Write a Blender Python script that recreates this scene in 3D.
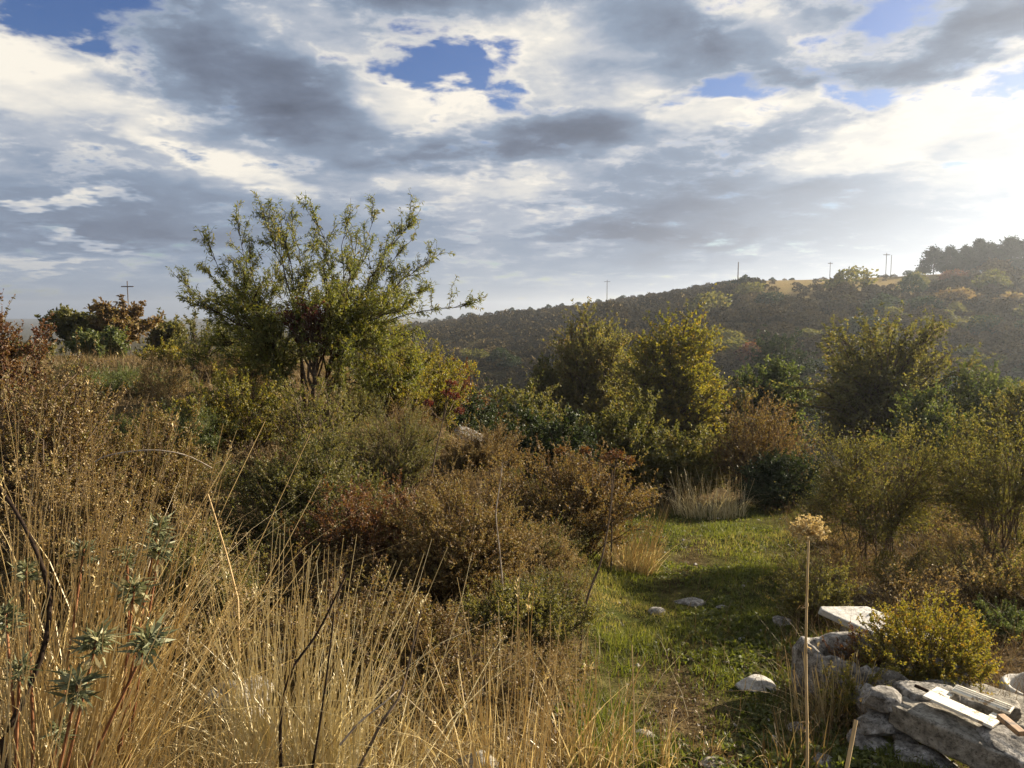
import bpy, math, numpy as np

# ------------------------------------------------------------------ basics
for o in list(bpy.data.objects):
    bpy.data.objects.remove(o)
SC = bpy.context.scene
COL = SC.collection
RNG = np.random.default_rng(11)
CAMZ, FPX, HOR = 1.7, 768.0, 310.0
PITCH = math.atan((384 - HOR) / FPX)
SUN_AZ, SUN_EL = math.radians(62), math.radians(20.5)     # azimuth from +Y towards +X


def sstep(a, b, x):
    t = np.clip((np.asarray(x, float) - a) / (b - a), 0, 1)
    return t * t * (3 - 2 * t)


def nrm(v):
    return v / (np.linalg.norm(v, axis=-1, keepdims=True) + 1e-9)


def fbm(x, y, s, seed=0):
    r = np.random.default_rng(seed)
    v = 0
    for k in range(5):
        a = r.uniform(0, 6.28); f = s * (1.7 ** k)
        p1, p2 = r.uniform(0, 6.28, 2)
        v = v + (0.62 ** k) * np.sin(f * (x * math.cos(a) + y * math.sin(a)) + p1) * np.cos(f * (y * math.cos(a) - x * math.sin(a)) * 1.13 + p2)
    return v


# ------------------------------------------------------------------ terrain
RIDGE_PX = np.array([-900, 100, 330, 430, 520, 600, 690, 740, 800, 870, 930, 1024, 1150, 1400, 2200], float)
RIDGE_PY = np.array([345, 340, 332, 322, 312, 303, 291, 285, 282, 279, 276, 272, 266, 260, 255], float)
RIDGE_D = np.array([520, 500, 470, 420, 370, 330, 285, 262, 240, 220, 205, 185, 165, 150, 140], float)
RIDGE_A = (RIDGE_PX - 512) / FPX


def bank_t(x, y):
    """0 on the left-hand bank, 1 on the sunken grassy path side"""
    xb = np.interp(y, [0, 1.5, 3.5, 5, 6.5, 7.5, 9, 11, 13, 16, 22, 30, 60], [0, 0, .36, .58, .66, .62, .35, -.3, -1.1, -2.3, -4.2, -6.5, -13]) + 0.1 * np.sin(y * 0.9)
    return sstep(-0.75, 0.55, x - xb)


def gz(x, y):
    x = np.asarray(x, float); y = np.asarray(y, float)
    yc = np.maximum(y, 0)
    zl = np.interp(yc, [0, 2, 3, 4.5, 7, 9, 11, 14, 20, 30, 60, 900], [.0, -.08, -.2, -.38, -.38, -.2, 0, .08, 0, -.5, -2.2, -16])
    zl = zl + .35 * sstep(-1.2, -2.6, x + .12 * yc) * sstep(2.5, 5, yc) * (yc < 60)
    zl = np.maximum(zl, -16)
    zr = -0.118 * np.minimum(yc, 17) - 0.22 * np.maximum(yc - 17, 0)
    zr = np.maximum(zr, -14)
    zr = zr + 0.035 * np.maximum(x - 3.5 - 0.1 * yc, 0) * (yc < 40)
    z = zl + (zr - zl) * bank_t(x, y)
    a = x / np.maximum(y, 1.0)
    zv = -13.5
    D = np.interp(a, RIDGE_A, RIDGE_D)
    py = np.interp(a, RIDGE_A, RIDGE_PY)
    Zr = CAMZ + (HOR - py) / FPX * D
    s = np.clip((y - 75) / np.maximum(D - 75, 1), 0, 1)
    f = 1 - (1 - s) ** 1.75
    zh = zv + (Zr - zv) * f - np.maximum(y - D, 0) * 0.045
    zh = np.maximum(zh, -32)
    zh = zh + 1.1 * fbm(x, y, 0.035, 5) * sstep(80, 150, y) * (1 - sstep(0.75, 0.98, s) * .8) * (y < 900)
    w = sstep(55, 95, y)
    z = z * (1 - w) + zh * w
    near = 1 - sstep(25, 60, np.abs(y))
    return z + near * (0.035 * fbm(x, y, 1.3, 2) + 0.012 * fbm(x, y, 5.0, 3))


def P(px, py, d):
    """world point seen at photo position (px,py) at depth y=d (exact for this pitch)"""
    xc, up = (px - 512) / FPX, (384 - py) / FPX
    c, s = math.cos(PITCH), math.sin(PITCH)
    dy, dz = c + up * s, -s + up * c
    k = d / dy
    return np.array([xc * k, d, CAMZ + dz * k])


def hit(px, py):
    """point of the ground seen at (px,py)"""
    ds = np.concatenate([np.arange(1.5, 40, 0.03), np.arange(40, 500, 0.5)])
    xc, up = (px - 512) / FPX, (384 - py) / FPX
    c, s = math.cos(PITCH), math.sin(PITCH)
    dy, dz = c + up * s, -s + up * c
    k = ds / dy
    x, z = xc * k, CAMZ + dz * k
    g = gz(x, ds)
    i = int(np.argmax(z < g))
    return np.array([x[i], ds[i], g[i]])


# ------------------------------------------------------------------ mesh builder
class MB:
    def __init__(s):
        s.v = []; s.t = []; s.f = {3: [], 4: []}; s.n = 0

    def add(s, v, faces, tint):
        v = np.asarray(v, float).reshape(-1, 3)
        s.v.append(v)
        s.t.append(np.broadcast_to(np.asarray(tint, float), (len(v),)))
        for f in faces:
            f = np.asarray(f, np.int64)
            if len(f):
                s.f[f.shape[1]].append(f + s.n)
        s.n += len(v)

    def build(s, name, mat, parent=None, smooth=False, loc=None):
        v = np.concatenate(s.v) if s.v else np.zeros((0, 3))
        me = bpy.data.meshes.new(name)
        t3 = np.concatenate(s.f[3]) if s.f[3] else np.zeros((0, 3), np.int64)
        t4 = np.concatenate(s.f[4]) if s.f[4] else np.zeros((0, 4), np.int64)
        me.vertices.add(len(v)); me.vertices.foreach_set('co', v.astype(np.float32).ravel())
        li = np.concatenate([t3.ravel(), t4.ravel()]).astype(np.int32)
        me.loops.add(len(li)); me.loops.foreach_set('vertex_index', li)
        ls = np.concatenate([np.arange(len(t3)) * 3, len(t3) * 3 + np.arange(len(t4)) * 4]).astype(np.int32)
        me.polygons.add(len(ls)); me.polygons.foreach_set('loop_start', ls)
        me.polygons.foreach_set('use_smooth', np.full(len(ls), smooth, bool))
        me.update(calc_edges=True)
        at = me.attributes.new('tint', 'FLOAT', 'POINT')
        at.data.foreach_set('value', np.concatenate(s.t).astype(np.float32))
        me.materials.append(mat)
        o = bpy.data.objects.new(name, me)
        COL.objects.link(o)
        if parent is not None:
            o.parent = parent
        if loc is not None:
            o.location = loc
        return o


def tag(o, label=None, cat=None, group=None, kind=None):
    if label: o['label'] = label
    if cat: o['category'] = cat
    if group: o['group'] = group
    if kind: o['kind'] = kind
    return o


def thing(name, loc, label, cat, group=None, rz=0.0):
    o = bpy.data.objects.new(name, None)
    o.empty_display_size = 0.1
    COL.objects.link(o)
    o.location = [float(a) for a in loc]; o.rotation_euler = (0, 0, rz)
    return tag(o, label, cat, group)


def copy_tree(o, parent=None):
    c = o.copy(); COL.objects.link(c)
    if parent is not None:
        c.parent = parent
    for ch in o.children:
        copy_tree(ch, c)
    return c


# ------------------------------------------------------------------ plant geometry
def grow(p0, d0, L, m, trop=0.0, wander=0.25, rng=RNG):
    """polylines (n,m,3): start p0, direction d0, length L; trop pulls up (or down)"""
    n = len(p0)
    pts = np.zeros((n, m, 3)); pts[:, 0] = p0
    d = nrm(d0)
    st = (np.asarray(L) / (m - 1)).reshape(-1, 1)
    tv = np.asarray(trop, float).reshape(-1, 1) * np.array([[0, 0, 1.0]])
    for i in range(1, m):
        pts[:, i] = pts[:, i - 1] + d * st
        d = nrm(d + rng.normal(0, wander, (n, 3)) + tv)
    return pts


def tubes(mb, pts, r0, r1, k=3, tint=0.5):
    n, m, _ = pts.shape
    t = np.gradient(pts, axis=1); t = nrm(t)
    ref = np.where(np.abs(t[..., 2:3]) > 0.9, np.array([1.0, 0, 0]), np.array([0, 0, 1.0]))
    u = nrm(np.cross(t, ref)); w = np.cross(t, u)
    r0 = np.broadcast_to(np.asarray(r0, float).reshape(-1, 1), (n, 1)); r1 = np.broadcast_to(np.asarray(r1, float).reshape(-1, 1), (n, 1))
    s = np.linspace(0, 1, m)[None]
    r = r0 * (1 - s) + r1 * s
    a = np.arange(k) / k * 2 * math.pi
    ring = pts[:, :, None] + r[..., None, None] * (np.cos(a)[:, None] * u[:, :, None] + np.sin(a)[:, None] * w[:, :, None])
    idx = np.arange(n * m * k).reshape(n, m, k)
    q = np.stack([idx[:, :-1], np.roll(idx[:, :-1], -1, 2), np.roll(idx[:, 1:], -1, 2), idx[:, 1:]], -1).reshape(-1, 4)
    tt = np.broadcast_to(np.asarray(tint, float).reshape(-1, 1), (n, m * k)).ravel() if np.ndim(tint) else tint
    fs = [q]
    if k == 3:
        fs.append(idx[:, -1].reshape(-1, 3))
    elif k == 4:
        fs.append(idx[:, -1].reshape(-1, 4))
    mb.add(ring.reshape(-1, 3), fs, tt)


def leaves(mb, p, d, L, W, tint, rng=RNG, fold=0.25):
    n = len(p)
    d = nrm(d)
    s = nrm(np.cross(d, rng.normal(0, 1, (n, 3)) + np.array([0, 0, 0.8])))
    nn = np.cross(s, d)
    L = np.asarray(L).reshape(-1, 1); W = np.asarray(W).reshape(-1, 1)
    b = p
    tip = p + d * L - nn * L * 0.12
    mid = p + d * L * 0.5 + nn * L * 0.08
    v = np.stack([b, mid + s * W * .5 + nn * W * fold, tip, mid - s * W * .5 + nn * W * fold], 1)
    f = np.arange(n * 4).reshape(n, 4)
    mb.add(v.reshape(-1, 3), [f], np.repeat(np.broadcast_to(tint, (n,)), 4))


def blades(mb, p, h, lean, bend, w, tint, segs=3, rng=RNG, az=None):
    """grass ribbons: base p, height h, horizontal lean dir from az"""
    n = len(p)
    az = rng.uniform(0, 6.283, n) if az is None else az
    hd = np.stack([np.cos(az), np.sin(az), np.zeros(n)], 1)
    fa = rng.uniform(0, 6.283, n)
    sd = np.stack([np.cos(fa), np.sin(fa), np.zeros(n)], 1)
    s = np.linspace(0, 1, segs + 1)
    h = np.asarray(h).reshape(-1, 1, 1); lean = np.asarray(lean).reshape(-1, 1, 1); bend = np.asarray(bend).reshape(-1, 1, 1)
    S = s.reshape(1, -1, 1)
    ctr = p[:, None] + hd[:, None] * (h * (lean * S + bend * S ** 2.2)) + np.array([0, 0, 1.0]) * (h * (S - 0.35 * bend * S ** 3))
    ww = np.asarray(w).reshape(-1, 1, 1) * (1 - S * 0.92) * .5
    left = ctr - sd[:, None] * ww; right = ctr + sd[:, None] * ww
    m = segs + 1
    v = np.stack([left, right], 2).reshape(n, m * 2, 3)
    idx = np.arange(n * m * 2).reshape(n, m, 2)
    q = np.stack([idx[:, :-1, 0], idx[:, :-1, 1], idx[:, 1:, 1], idx[:, 1:, 0]], -1).reshape(-1, 4)
    mb.add(v.reshape(-1, 3), [q], np.repeat(np.broadcast_to(tint, (n,)), m * 2))


def along(pts, idx, t):
    m = pts.shape[1]
    f = t * (m - 1); i = np.minimum(f.astype(int), m - 2); w = (f - i)[:, None]
    a, b = pts[idx, i], pts[idx, i + 1]
    return a * (1 - w) + b * w, nrm(b - a)


def rand_dir(n, rng):
    return nrm(rng.normal(0, 1, (n, 3)))


# ------------------------------------------------------------------ materials
def new_mat(name):
    m = bpy.data.materials.new(name); m.use_nodes = True
    nt = m.node_tree; nt.nodes.clear()
    return m, nt, nt.nodes, nt.links


def ramp(N, cols, pos=None):
    r = N.new('ShaderNodeValToRGB')
    e = r.color_ramp.elements
    while len(e) < len(cols):
        e.new(0.5)
    for i, c in enumerate(cols):
        e[i].position = pos[i] if pos else i / (len(cols) - 1)
        e[i].color = (*c, 1)
    return r


def leaf_mat(name, cols, trans=0.4, rough=0.55, gloss=0.03, trcol=1.25):
    m, nt, N, Lk = new_mat(name)
    at = N.new('ShaderNodeAttribute'); at.attribute_name = 'tint'
    oi = N.new('ShaderNodeObjectInfo')
    ad = N.new('ShaderNodeMath'); ad.operation = 'MULTIPLY_ADD'; ad.inputs[1].default_value = 0.16; ad.inputs[2].default_value = -0.08
    Lk.new(oi.outputs['Random'], ad.inputs[0])
    sm = N.new('ShaderNodeMath'); sm.operation = 'ADD'
    Lk.new(at.outputs['Fac'], sm.inputs[0]); Lk.new(ad.outputs[0], sm.inputs[1])
    r = ramp(N, cols); Lk.new(sm.outputs[0], r.inputs[0])
    df = N.new('ShaderNodeBsdfDiffuse'); Lk.new(r.outputs[0], df.inputs[0])
    tl = N.new('ShaderNodeBsdfTranslucent')
    hs = N.new('ShaderNodeHueSaturation'); hs.inputs['Saturation'].default_value = 1.15; hs.inputs['Value'].default_value = trcol
    Lk.new(r.outputs[0], hs.inputs['Color']); Lk.new(hs.outputs[0], tl.inputs[0])
    mx = N.new('ShaderNodeMixShader'); mx.inputs[0].default_value = trans
    Lk.new(df.outputs[0], mx.inputs[1]); Lk.new(tl.outputs[0], mx.inputs[2])
    out = N.new('ShaderNodeOutputMaterial')
    if gloss > 0:
        gl = N.new('ShaderNodeBsdfGlossy'); gl.inputs['Roughness'].default_value = rough
        gl.inputs[0].default_value = (.8, .8, .8, 1)
        m2 = N.new('ShaderNodeMixShader'); m2.inputs[0].default_value = gloss
        Lk.new(mx.outputs[0], m2.inputs[1]); Lk.new(gl.outputs[0], m2.inputs[2])
        Lk.new(m2.outputs[0], out.inputs[0])
    else:
        Lk.new(mx.outputs[0], out.inputs[0])
    return m


def bark_mat(name, c0, c1, scale=30):
    m, nt, N, Lk = new_mat(name)
    tc = N.new('ShaderNodeTexCoord')
    nz = N.new('ShaderNodeTexNoise'); nz.inputs['Scale'].default_value = scale; nz.inputs['Detail'].default_value = 3
    Lk.new(tc.outputs['Object'], nz.inputs['Vector'])
    r = ramp(N, [c0, c1], [0.35, 0.7]); Lk.new(nz.outputs[0], r.inputs[0])
    df = N.new('ShaderNodeBsdfDiffuse'); Lk.new(r.outputs[0], df.inputs[0])
    out = N.new('ShaderNodeOutputMaterial'); Lk.new(df.outputs[0], out.inputs[0])
    return m


def stone_mat(name, base, dark, light, scale=9.0, lichen=0.5):
    m, nt, N, Lk = new_mat(name)
    tc = N.new('ShaderNodeTexCoord'); oi = N.new('ShaderNodeObjectInfo')
    mp = N.new('ShaderNodeVectorMath'); mp.operation = 'ADD'
    sc = N.new('ShaderNodeVectorMath'); sc.operation = 'SCALE'; sc.inputs[3].default_value = 13.0
    Lk.new(oi.outputs['Random'], sc.inputs[0]); Lk.new(tc.outputs['Object'], mp.inputs[0]); Lk.new(sc.outputs[0], mp.inputs[1])
    n1 = N.new('ShaderNodeTexNoise'); n1.inputs['Scale'].default_value = scale; n1.inputs['Detail'].default_value = 8; n1.inputs['Roughness'].default_value = .65
    n2 = N.new('ShaderNodeTexNoise'); n2.inputs['Scale'].default_value = scale * 3.1; n2.inputs['Detail'].default_value = 6; n2.inputs['Roughness'].default_value = .7
    n3 = N.new('ShaderNodeTexVoronoi'); n3.inputs['Scale'].default_value = scale * 2.2
    for n in (n1, n2, n3):
        Lk.new(mp.outputs[0], n.inputs['Vector'])
    r1 = ramp(N, [dark, base, light], [0.33, 0.5, 0.68]); Lk.new(n1.outputs[0], r1.inputs[0])
    r2 = ramp(N, [(0, 0, 0), (1, 1, 1)], [0.52, 0.6]); Lk.new(n2.outputs[0], r2.inputs[0])
    ml = N.new('ShaderNodeMath'); ml.operation = 'MULTIPLY'; ml.inputs[1].default_value = lichen; Lk.new(r2.outputs[0], ml.inputs[0])
    mx = N.new('ShaderNodeMix'); mx.data_type = 'RGBA'
    Lk.new(ml.outputs[0], mx.inputs[0]); Lk.new(r1.outputs[0], mx.inputs[6]); mx.inputs[7].default_value = (*[d * .55 for d in dark], 1)
    bs = N.new('ShaderNodeBsdfPrincipled'); bs.inputs['Roughness'].default_value = .85; bs.inputs['Specular IOR Level'].default_value = .2
    Lk.new(mx.outputs[2], bs.inputs['Base Color'])
    ad = N.new('ShaderNodeMath'); ad.operation = 'MULTIPLY_ADD'; ad.inputs[1].default_value = .5
    Lk.new(n2.outputs[0], ad.inputs[0]); Lk.new(n1.outputs[0], ad.inputs[2])
    bp = N.new('ShaderNodeBump'); bp.inputs['Strength'].default_value = 1.0; bp.inputs['Distance'].default_value = .015
    Lk.new(ad.outputs[0], bp.inputs['Height']); Lk.new(bp.outputs[0], bs.inputs['Normal'])
    out = N.new('ShaderNodeOutputMaterial'); Lk.new(bs.outputs[0], out.inputs[0])
    return m


M = {
    'almond': leaf_mat('almond_leaf', [(.05, .06, .013), (.105, .115, .024), (.17, .165, .034), (.22, .165, .042)], .5),
    'olive': leaf_mat('olive_leaf', [(.045, .05, .014), (.095, .095, .025), (.155, .14, .04), (.18, .13, .045)], .45),
    'yellow': leaf_mat('yellow_green_leaf', [(.08, .082, .016), (.16, .15, .03), (.24, .2, .042), (.26, .16, .04)], .5),
    'yellow_olive': leaf_mat('yellow_olive_leaf', [(.065, .066, .018), (.12, .115, .03), (.18, .16, .045), (.2, .135, .045)], .5),
    'green': leaf_mat('fresh_green_leaf', [(.035, .05, .014), (.07, .09, .024), (.11, .125, .035), (.16, .155, .05)], .45),
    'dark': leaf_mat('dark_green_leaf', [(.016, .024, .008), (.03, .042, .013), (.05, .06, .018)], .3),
    'brown': leaf_mat('dry_brown_leaf', [(.07, .04, .017), (.15, .092, .034), (.215, .155, .053), (.16, .145, .038)], .35),
    'tan': leaf_mat('tan_dry_leaf', [(.10, .06, .022), (.2, .135, .05), (.3, .215, .09), (.17, .16, .05)], .35),
    'red': leaf_mat('dark_red_leaf', [(.06, .016, .012), (.10, .03, .022), (.13, .06, .035)], .4),
    'rust': leaf_mat('rust_leaf', [(.05, .02, .014), (.11, .045, .022), (.16, .085, .03), (.09, .08, .025)], .35),
    'spurge': leaf_mat('spurge_leaf', [(.06, .068, .032), (.12, .128, .06), (.21, .205, .108), (.33, .28, .15)], .25, .5, .03),
    'grass': leaf_mat('green_grass_blade', [(.06, .068, .015), (.105, .118, .025), (.16, .165, .038), (.26, .21, .08)], .45),
    'straw': leaf_mat('straw_blade', [(.27, .185, .07), (.43, .315, .135), (.55, .43, .21), (.62, .52, .3)], .3, .45, .05),
    'straw_pale': leaf_mat('pale_straw_blade', [(.34, .26, .12), (.5, .41, .21), (.6, .52, .32), (.66, .6, .42)], .3, .45, .05),
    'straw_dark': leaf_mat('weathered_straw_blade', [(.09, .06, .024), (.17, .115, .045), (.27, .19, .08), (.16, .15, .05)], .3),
    'hill': leaf_mat('hill_scrub_leaf', [(.028, .033, .009), (.07, .073, .018), (.12, .108, .029), (.145, .1, .034)], .25, gloss=0),
    'pine': leaf_mat('pine_needle', [(.012, .02, .008), (.022, .032, .012), (.035, .045, .016)], .15, gloss=0),
    'bark': bark_mat('dark_bark', (.03, .02, .014), (.085, .06, .042)),
    'twig': bark_mat('grey_brown_twig', (.07, .05, .035), (.16, .12, .085)),
    'deadwood': bark_mat('bleached_dead_wood', (.2, .16, .12), (.42, .36, .29)),
    'redstem': bark_mat('reddish_stem', (.12, .05, .025), (.24, .12, .06)),
    'blackstem': bark_mat('black_dead_stem', (.015, .011, .009), (.05, .035, .025)),
    'stalk': bark_mat('dry_flower_stalk', (.36, .25, .12), (.55, .42, .24), 12),
    'stone': stone_mat('limestone', (.22, .2, .172), (.075, .066, .056), (.44, .41, .37), 20, .75),
    'pale_stone': stone_mat('pale_limestone', (.45, .42, .37), (.26, .24, .2), (.6, .57, .52), 20, .4),
    'dressed': stone_mat('dressed_stone', (.22, .195, .155), (.085, .075, .058), (.36, .33, .27), 18, .7),
    'marble': stone_mat('white_slab', (.5, .47, .42), (.3, .28, .24), (.6, .57, .52), 9, .3),
}


def plank_mat(name, c0, c1, flake):
    m, nt, N, Lk = new_mat(name)
    tc = N.new('ShaderNodeTexCoord')
    mp = N.new('ShaderNodeMapping'); mp.inputs['Scale'].default_value = (4, 26, 26)
    nz = N.new('ShaderNodeTexNoise'); nz.inputs['Scale'].default_value = 3; nz.inputs['Detail'].default_value = 6
    Lk.new(tc.outputs['Object'], mp.inputs[0]); Lk.new(mp.outputs[0], nz.inputs['Vector'])
    pn = N.new('ShaderNodeTexNoise'); pn.inputs['Scale'].default_value = 22; pn.inputs['Detail'].default_value = 7; pn.inputs['Roughness'].default_value = .7
    Lk.new(tc.outputs['Object'], pn.inputs['Vector'])
    r = ramp(N, [c0, c1], [.3, .7]); Lk.new(nz.outputs[0], r.inputs[0])
    k = ramp(N, [(0, 0, 0), (1, 1, 1)], [.56, .6]); Lk.new(pn.outputs[0], k.inputs[0])
    mx = N.new('ShaderNodeMix'); mx.data_type = 'RGBA'; Lk.new(k.outputs[0], mx.inputs[0]); Lk.new(r.outputs[0], mx.inputs[6]); mx.inputs[7].default_value = (*flake, 1)
    bs = N.new('ShaderNodeBsdfPrincipled'); bs.inputs['Roughness'].default_value = .65
    Lk.new(mx.outputs[2], bs.inputs['Base Color'])
    bp = N.new('ShaderNodeBump'); bp.inputs['Strength'].default_value = .5; bp.inputs['Distance'].default_value = .002; bp.invert = True
    Lk.new(k.outputs[0], bp.inputs['Height']); Lk.new(bp.outputs[0], bs.inputs['Normal'])
    out = N.new('ShaderNodeOutputMaterial'); Lk.new(bs.outputs[0], out.inputs[0])
    return m


M['paintwood'] = plank_mat('flaking_white_paint', (.6, .54, .42), (.72, .68, .58), (.3, .22, .13))
M['rawwood'] = plank_mat('raw_orange_wood', (.24, .13, .055), (.42, .26, .13), (.15, .1, .06))


# ------------------------------------------------------------------ plants as things
def lobes(d, seed, amp):
    r = np.random.default_rng(seed)
    v = np.ones(len(d))
    for k in range(6):
        a = nrm(r.normal(0, 1, 3))
        v = v + amp * np.sin((2.6 + k * .9) * (d @ a) + r.uniform(0, 6.28)) / 1.8
    return v


def plant(name, label, cat, base, w, h, leaf, wood='twig', group=None, seed=1, dep=None, low=0.1, nbr=40, ntw=9, nlf=14,
          ll=.03, lw=.014, twl=None, droop=0.0, wander=.55, trunk=0.0, trunk_r=.05, multi=0, shell=.45, lean=(0, 0), br_r=None, stick=0.35, flat=1.0, rz=0.0, zb=None, amp=.25, twig_up=.35):
    """one shrub or tree: w wide, h high, crown between low*h and h; trunk>0 = single trunk up to trunk*h; multi = number of separate stems"""
    rng = np.random.default_rng(seed)
    dep = dep or w
    base = np.asarray(base, float)
    root = thing(name, base, label, cat, group)
    # branch ends in an uneven ellipsoid
    d = rand_dir(nbr * 3, rng)
    d = d[d[:, 2] > -0.75][:nbr]; n = len(d)
    r = (shell + (1 - shell) * rng.uniform(0, 1, n) ** .6) * lobes(d, seed + 5, amp)
    c = np.array([lean[0], lean[1], h * (low + 1) / 2])
    R = np.array([w / 2, dep / 2, h * (1 - low) / 2])
    e = c + d * r[:, None] * R * 0.86
    e[:, 2] = np.clip(e[:, 2], 0.04 * h, h * 0.97)
    th = trunk * h
    wood_mb = MB()
    k = 8
    if trunk > 0:
        tp = grow(np.zeros((1, 3)), np.array([[lean[0] * .3, lean[1] * .3, 1.0]]), np.array([max(th * 1.25, h * .6)]), 9, .05, .07, rng)
        tubes(wood_mb, tp, trunk_r, trunk_r * .25, 7)
        s0 = np.clip(rng.uniform(.35, 1, n) * np.clip((e[:, 2] / h), .3, 1), .2, .97)
        p0, t0 = along(tp, np.zeros(n, int), s0)
    else:
        a = rng.uniform(0, 6.28, n)
        rr = rng.uniform(.02, .14, n) * w
        p0 = np.stack([np.cos(a) * rr + e[:, 0] * .12, np.sin(a) * rr * dep / w + e[:, 1] * .12, np.full(n, -.05)], 1)
        t0 = nrm(np.array([0, 0, 1.0]) + rng.normal(0, .3, (n, 3)))
    if multi and trunk == 0:
        # a fan of main stems; branches leave their upper halves
        nm = multi
        a = np.arange(nm) / nm * 6.28 + rng.normal(0, .25, nm)
        rr = rng.uniform(.1, .5, nm) * w * .28
        m0 = np.stack([np.cos(a) * rr * .8, np.sin(a) * rr * .8 * dep / w, np.full(nm, -.06)], 1)
        spread = rng.uniform(.25, 1, nm)
        m1 = np.stack([np.cos(a) * w * .36 * spread, np.sin(a) * dep * .36 * spread, h * rng.uniform(.6, .9, nm)], 1)
        sm = np.linspace(0, 1, 9)[None, :, None]
        mq = m0 + np.array([0, 0, 1.0]) * h * .38 + (m1 - m0) * np.array([.2, .2, 0])
        ms = (1 - sm) ** 2 * m0[:, None] + 2 * sm * (1 - sm) * mq[:, None] + sm ** 2 * m1[:, None]
        ms[:, 1:-1] += rng.normal(0, .014, (nm, 7, 3)) * h
        own = np.argmin(np.linalg.norm(e[:, None] - m1[None], axis=2), axis=1)
        p0, t0 = along(ms, own, rng.uniform(.3, .92, n))
    # curved branches p0 -> e (quadratic bezier with lift)
    dist = np.linalg.norm(e - p0, axis=1)
    q = p0 + nrm(t0 * (.35 if trunk > 0 else .8) + nrm(e - p0) * .6) * dist[:, None] * .5
    s = np.linspace(0, 1, k)[None, :, None]
    br = (1 - s) ** 2 * p0[:, None] + 2 * s * (1 - s) * q[:, None] + s ** 2 * e[:, None]
    br[:, 1:-1] += rng.normal(0, .02, (n, k - 2, 3)) * dist[:, None, None]
    br_r = br_r or (max(.004, .008 * h) if trunk == 0 else .01 * h)
    # twigs on the outer part of the branches
    nt = n * ntw
    bi = np.repeat(np.arange(n), ntw)
    tt = 1 - rng.uniform(0, 1, nt) ** 1.5 * .62
    tp0, tt0 = along(br, bi, tt)
    twl = twl or .17 * (w + h) / 2
    out = nrm(tp0 - c * np.array([1, 1, .7]))
    td = nrm(tt0 * .5 + out * .45 + rand_dir(nt, rng) * .75 + np.array([0, 0, twig_up]))
    tw = grow(tp0, td, twl * rng.uniform(.5, 1.25, nt), 5, droop * -.25 + .06, wander * .35, rng)
    # a few long shoots that stick out of the outline
    ns = int(n * stick)
    if ns:
        si = rng.integers(0, n, ns)
        sp, st = along(br, si, np.full(ns, .93))
        so = nrm(nrm(sp - c) * .6 + st * .5 + np.array([0, 0, .55 * flat]) + rand_dir(ns, rng) * .5)
        sh = grow(sp, so, twl * rng.uniform(1.1, 2.1, ns), 5, .05, wander * .25, rng)
        tw = np.concatenate([tw, sh])
    tw_r = min(max(.0014, br_r * .2), .0035 + .00012 * base[1])
    tubes(wood_mb, tw, tw_r, tw_r * .35, 3)
    # leaves
    lm = MB()
    nlf = int(nlf * 1.6)
    tot = len(tw) * nlf
    li = np.repeat(np.arange(len(tw)), nlf)
    lt = rng.uniform(.08, 1, tot)
    lp, ld = along(tw, li, lt)
    dirs = nrm(ld * .55 + rand_dir(tot, rng) * .85 + np.array([0, 0, .1 - droop]))
    tint = np.clip(.5 + np.repeat(rng.normal(0, .16, len(tw)), nlf) + rng.normal(0, .17, tot), 0, 1)
    leaves(lm, lp, dirs, ll * rng.uniform(.6, 1.25, tot), lw * rng.uniform(.7, 1.2, tot), tint, rng)
    lm.build('crown', M[leaf], root)
    if multi and trunk == 0:
        for g in range(multi):
            ii = np.where(own == g)[0]
            b = MB(); tubes(b, ms[g:g + 1], br_r, br_r * .35, 6)
            if len(ii): tubes(b, br[ii], br_r * .4, br_r * .15, 4)
            b.build('stem', M[wood], root, True)
        wood_mb.build('twigwork', M[wood], root)
    else:
        tubes(wood_mb, br, br_r, br_r * .3, 4)
        wood_mb.build('trunk' if trunk > 0 else 'woody_base', M[wood], root, True)
    root.rotation_euler[2] = rz
    return root


def place(px0, px1, ptop, d, zdrop=0.0):
    """base point, width and height of a plant spanning px0..px1 with its top at ptop, standing at depth d"""
    x0, x1 = P(px0, ptop, d)[0], P(px1, ptop, d)[0]
    xc = (x0 + x1) / 2
    g = float(gz(xc, d))
    top = P((px0 + px1) / 2, ptop, d)[2]
    return np.array([xc, d, g - zdrop]), x1 - x0, top - g + zdrop


# ------------------------------------------------------------------ ground and far hill (one sheet, cut at the valley)
def green_f(x, y):
    """how green the turf is: the sunken path between bank and rubble"""
    t = bank_t(x, y)
    right = 1 - sstep(.36, .44, x / np.maximum(y, 2.5) - .25 * (1 - sstep(3, 6, y)))
    g = sstep(.4, .85, t) * right * sstep(-.5, .1, x - .1 * y + .1) * (1 - sstep(11, 13, y)) * sstep(2.5, 4, y)
    worn = np.exp(-((x - .235 * y - .12 * np.sin(y * .8)) / .26) ** 2) * (.34 + .4 * fbm(x, y, .9, 18))
    return np.clip(g * (.85 + .3 * fbm(x, y, 1.1, 8) - np.clip(worn, 0, .9)), 0, 1)


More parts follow.
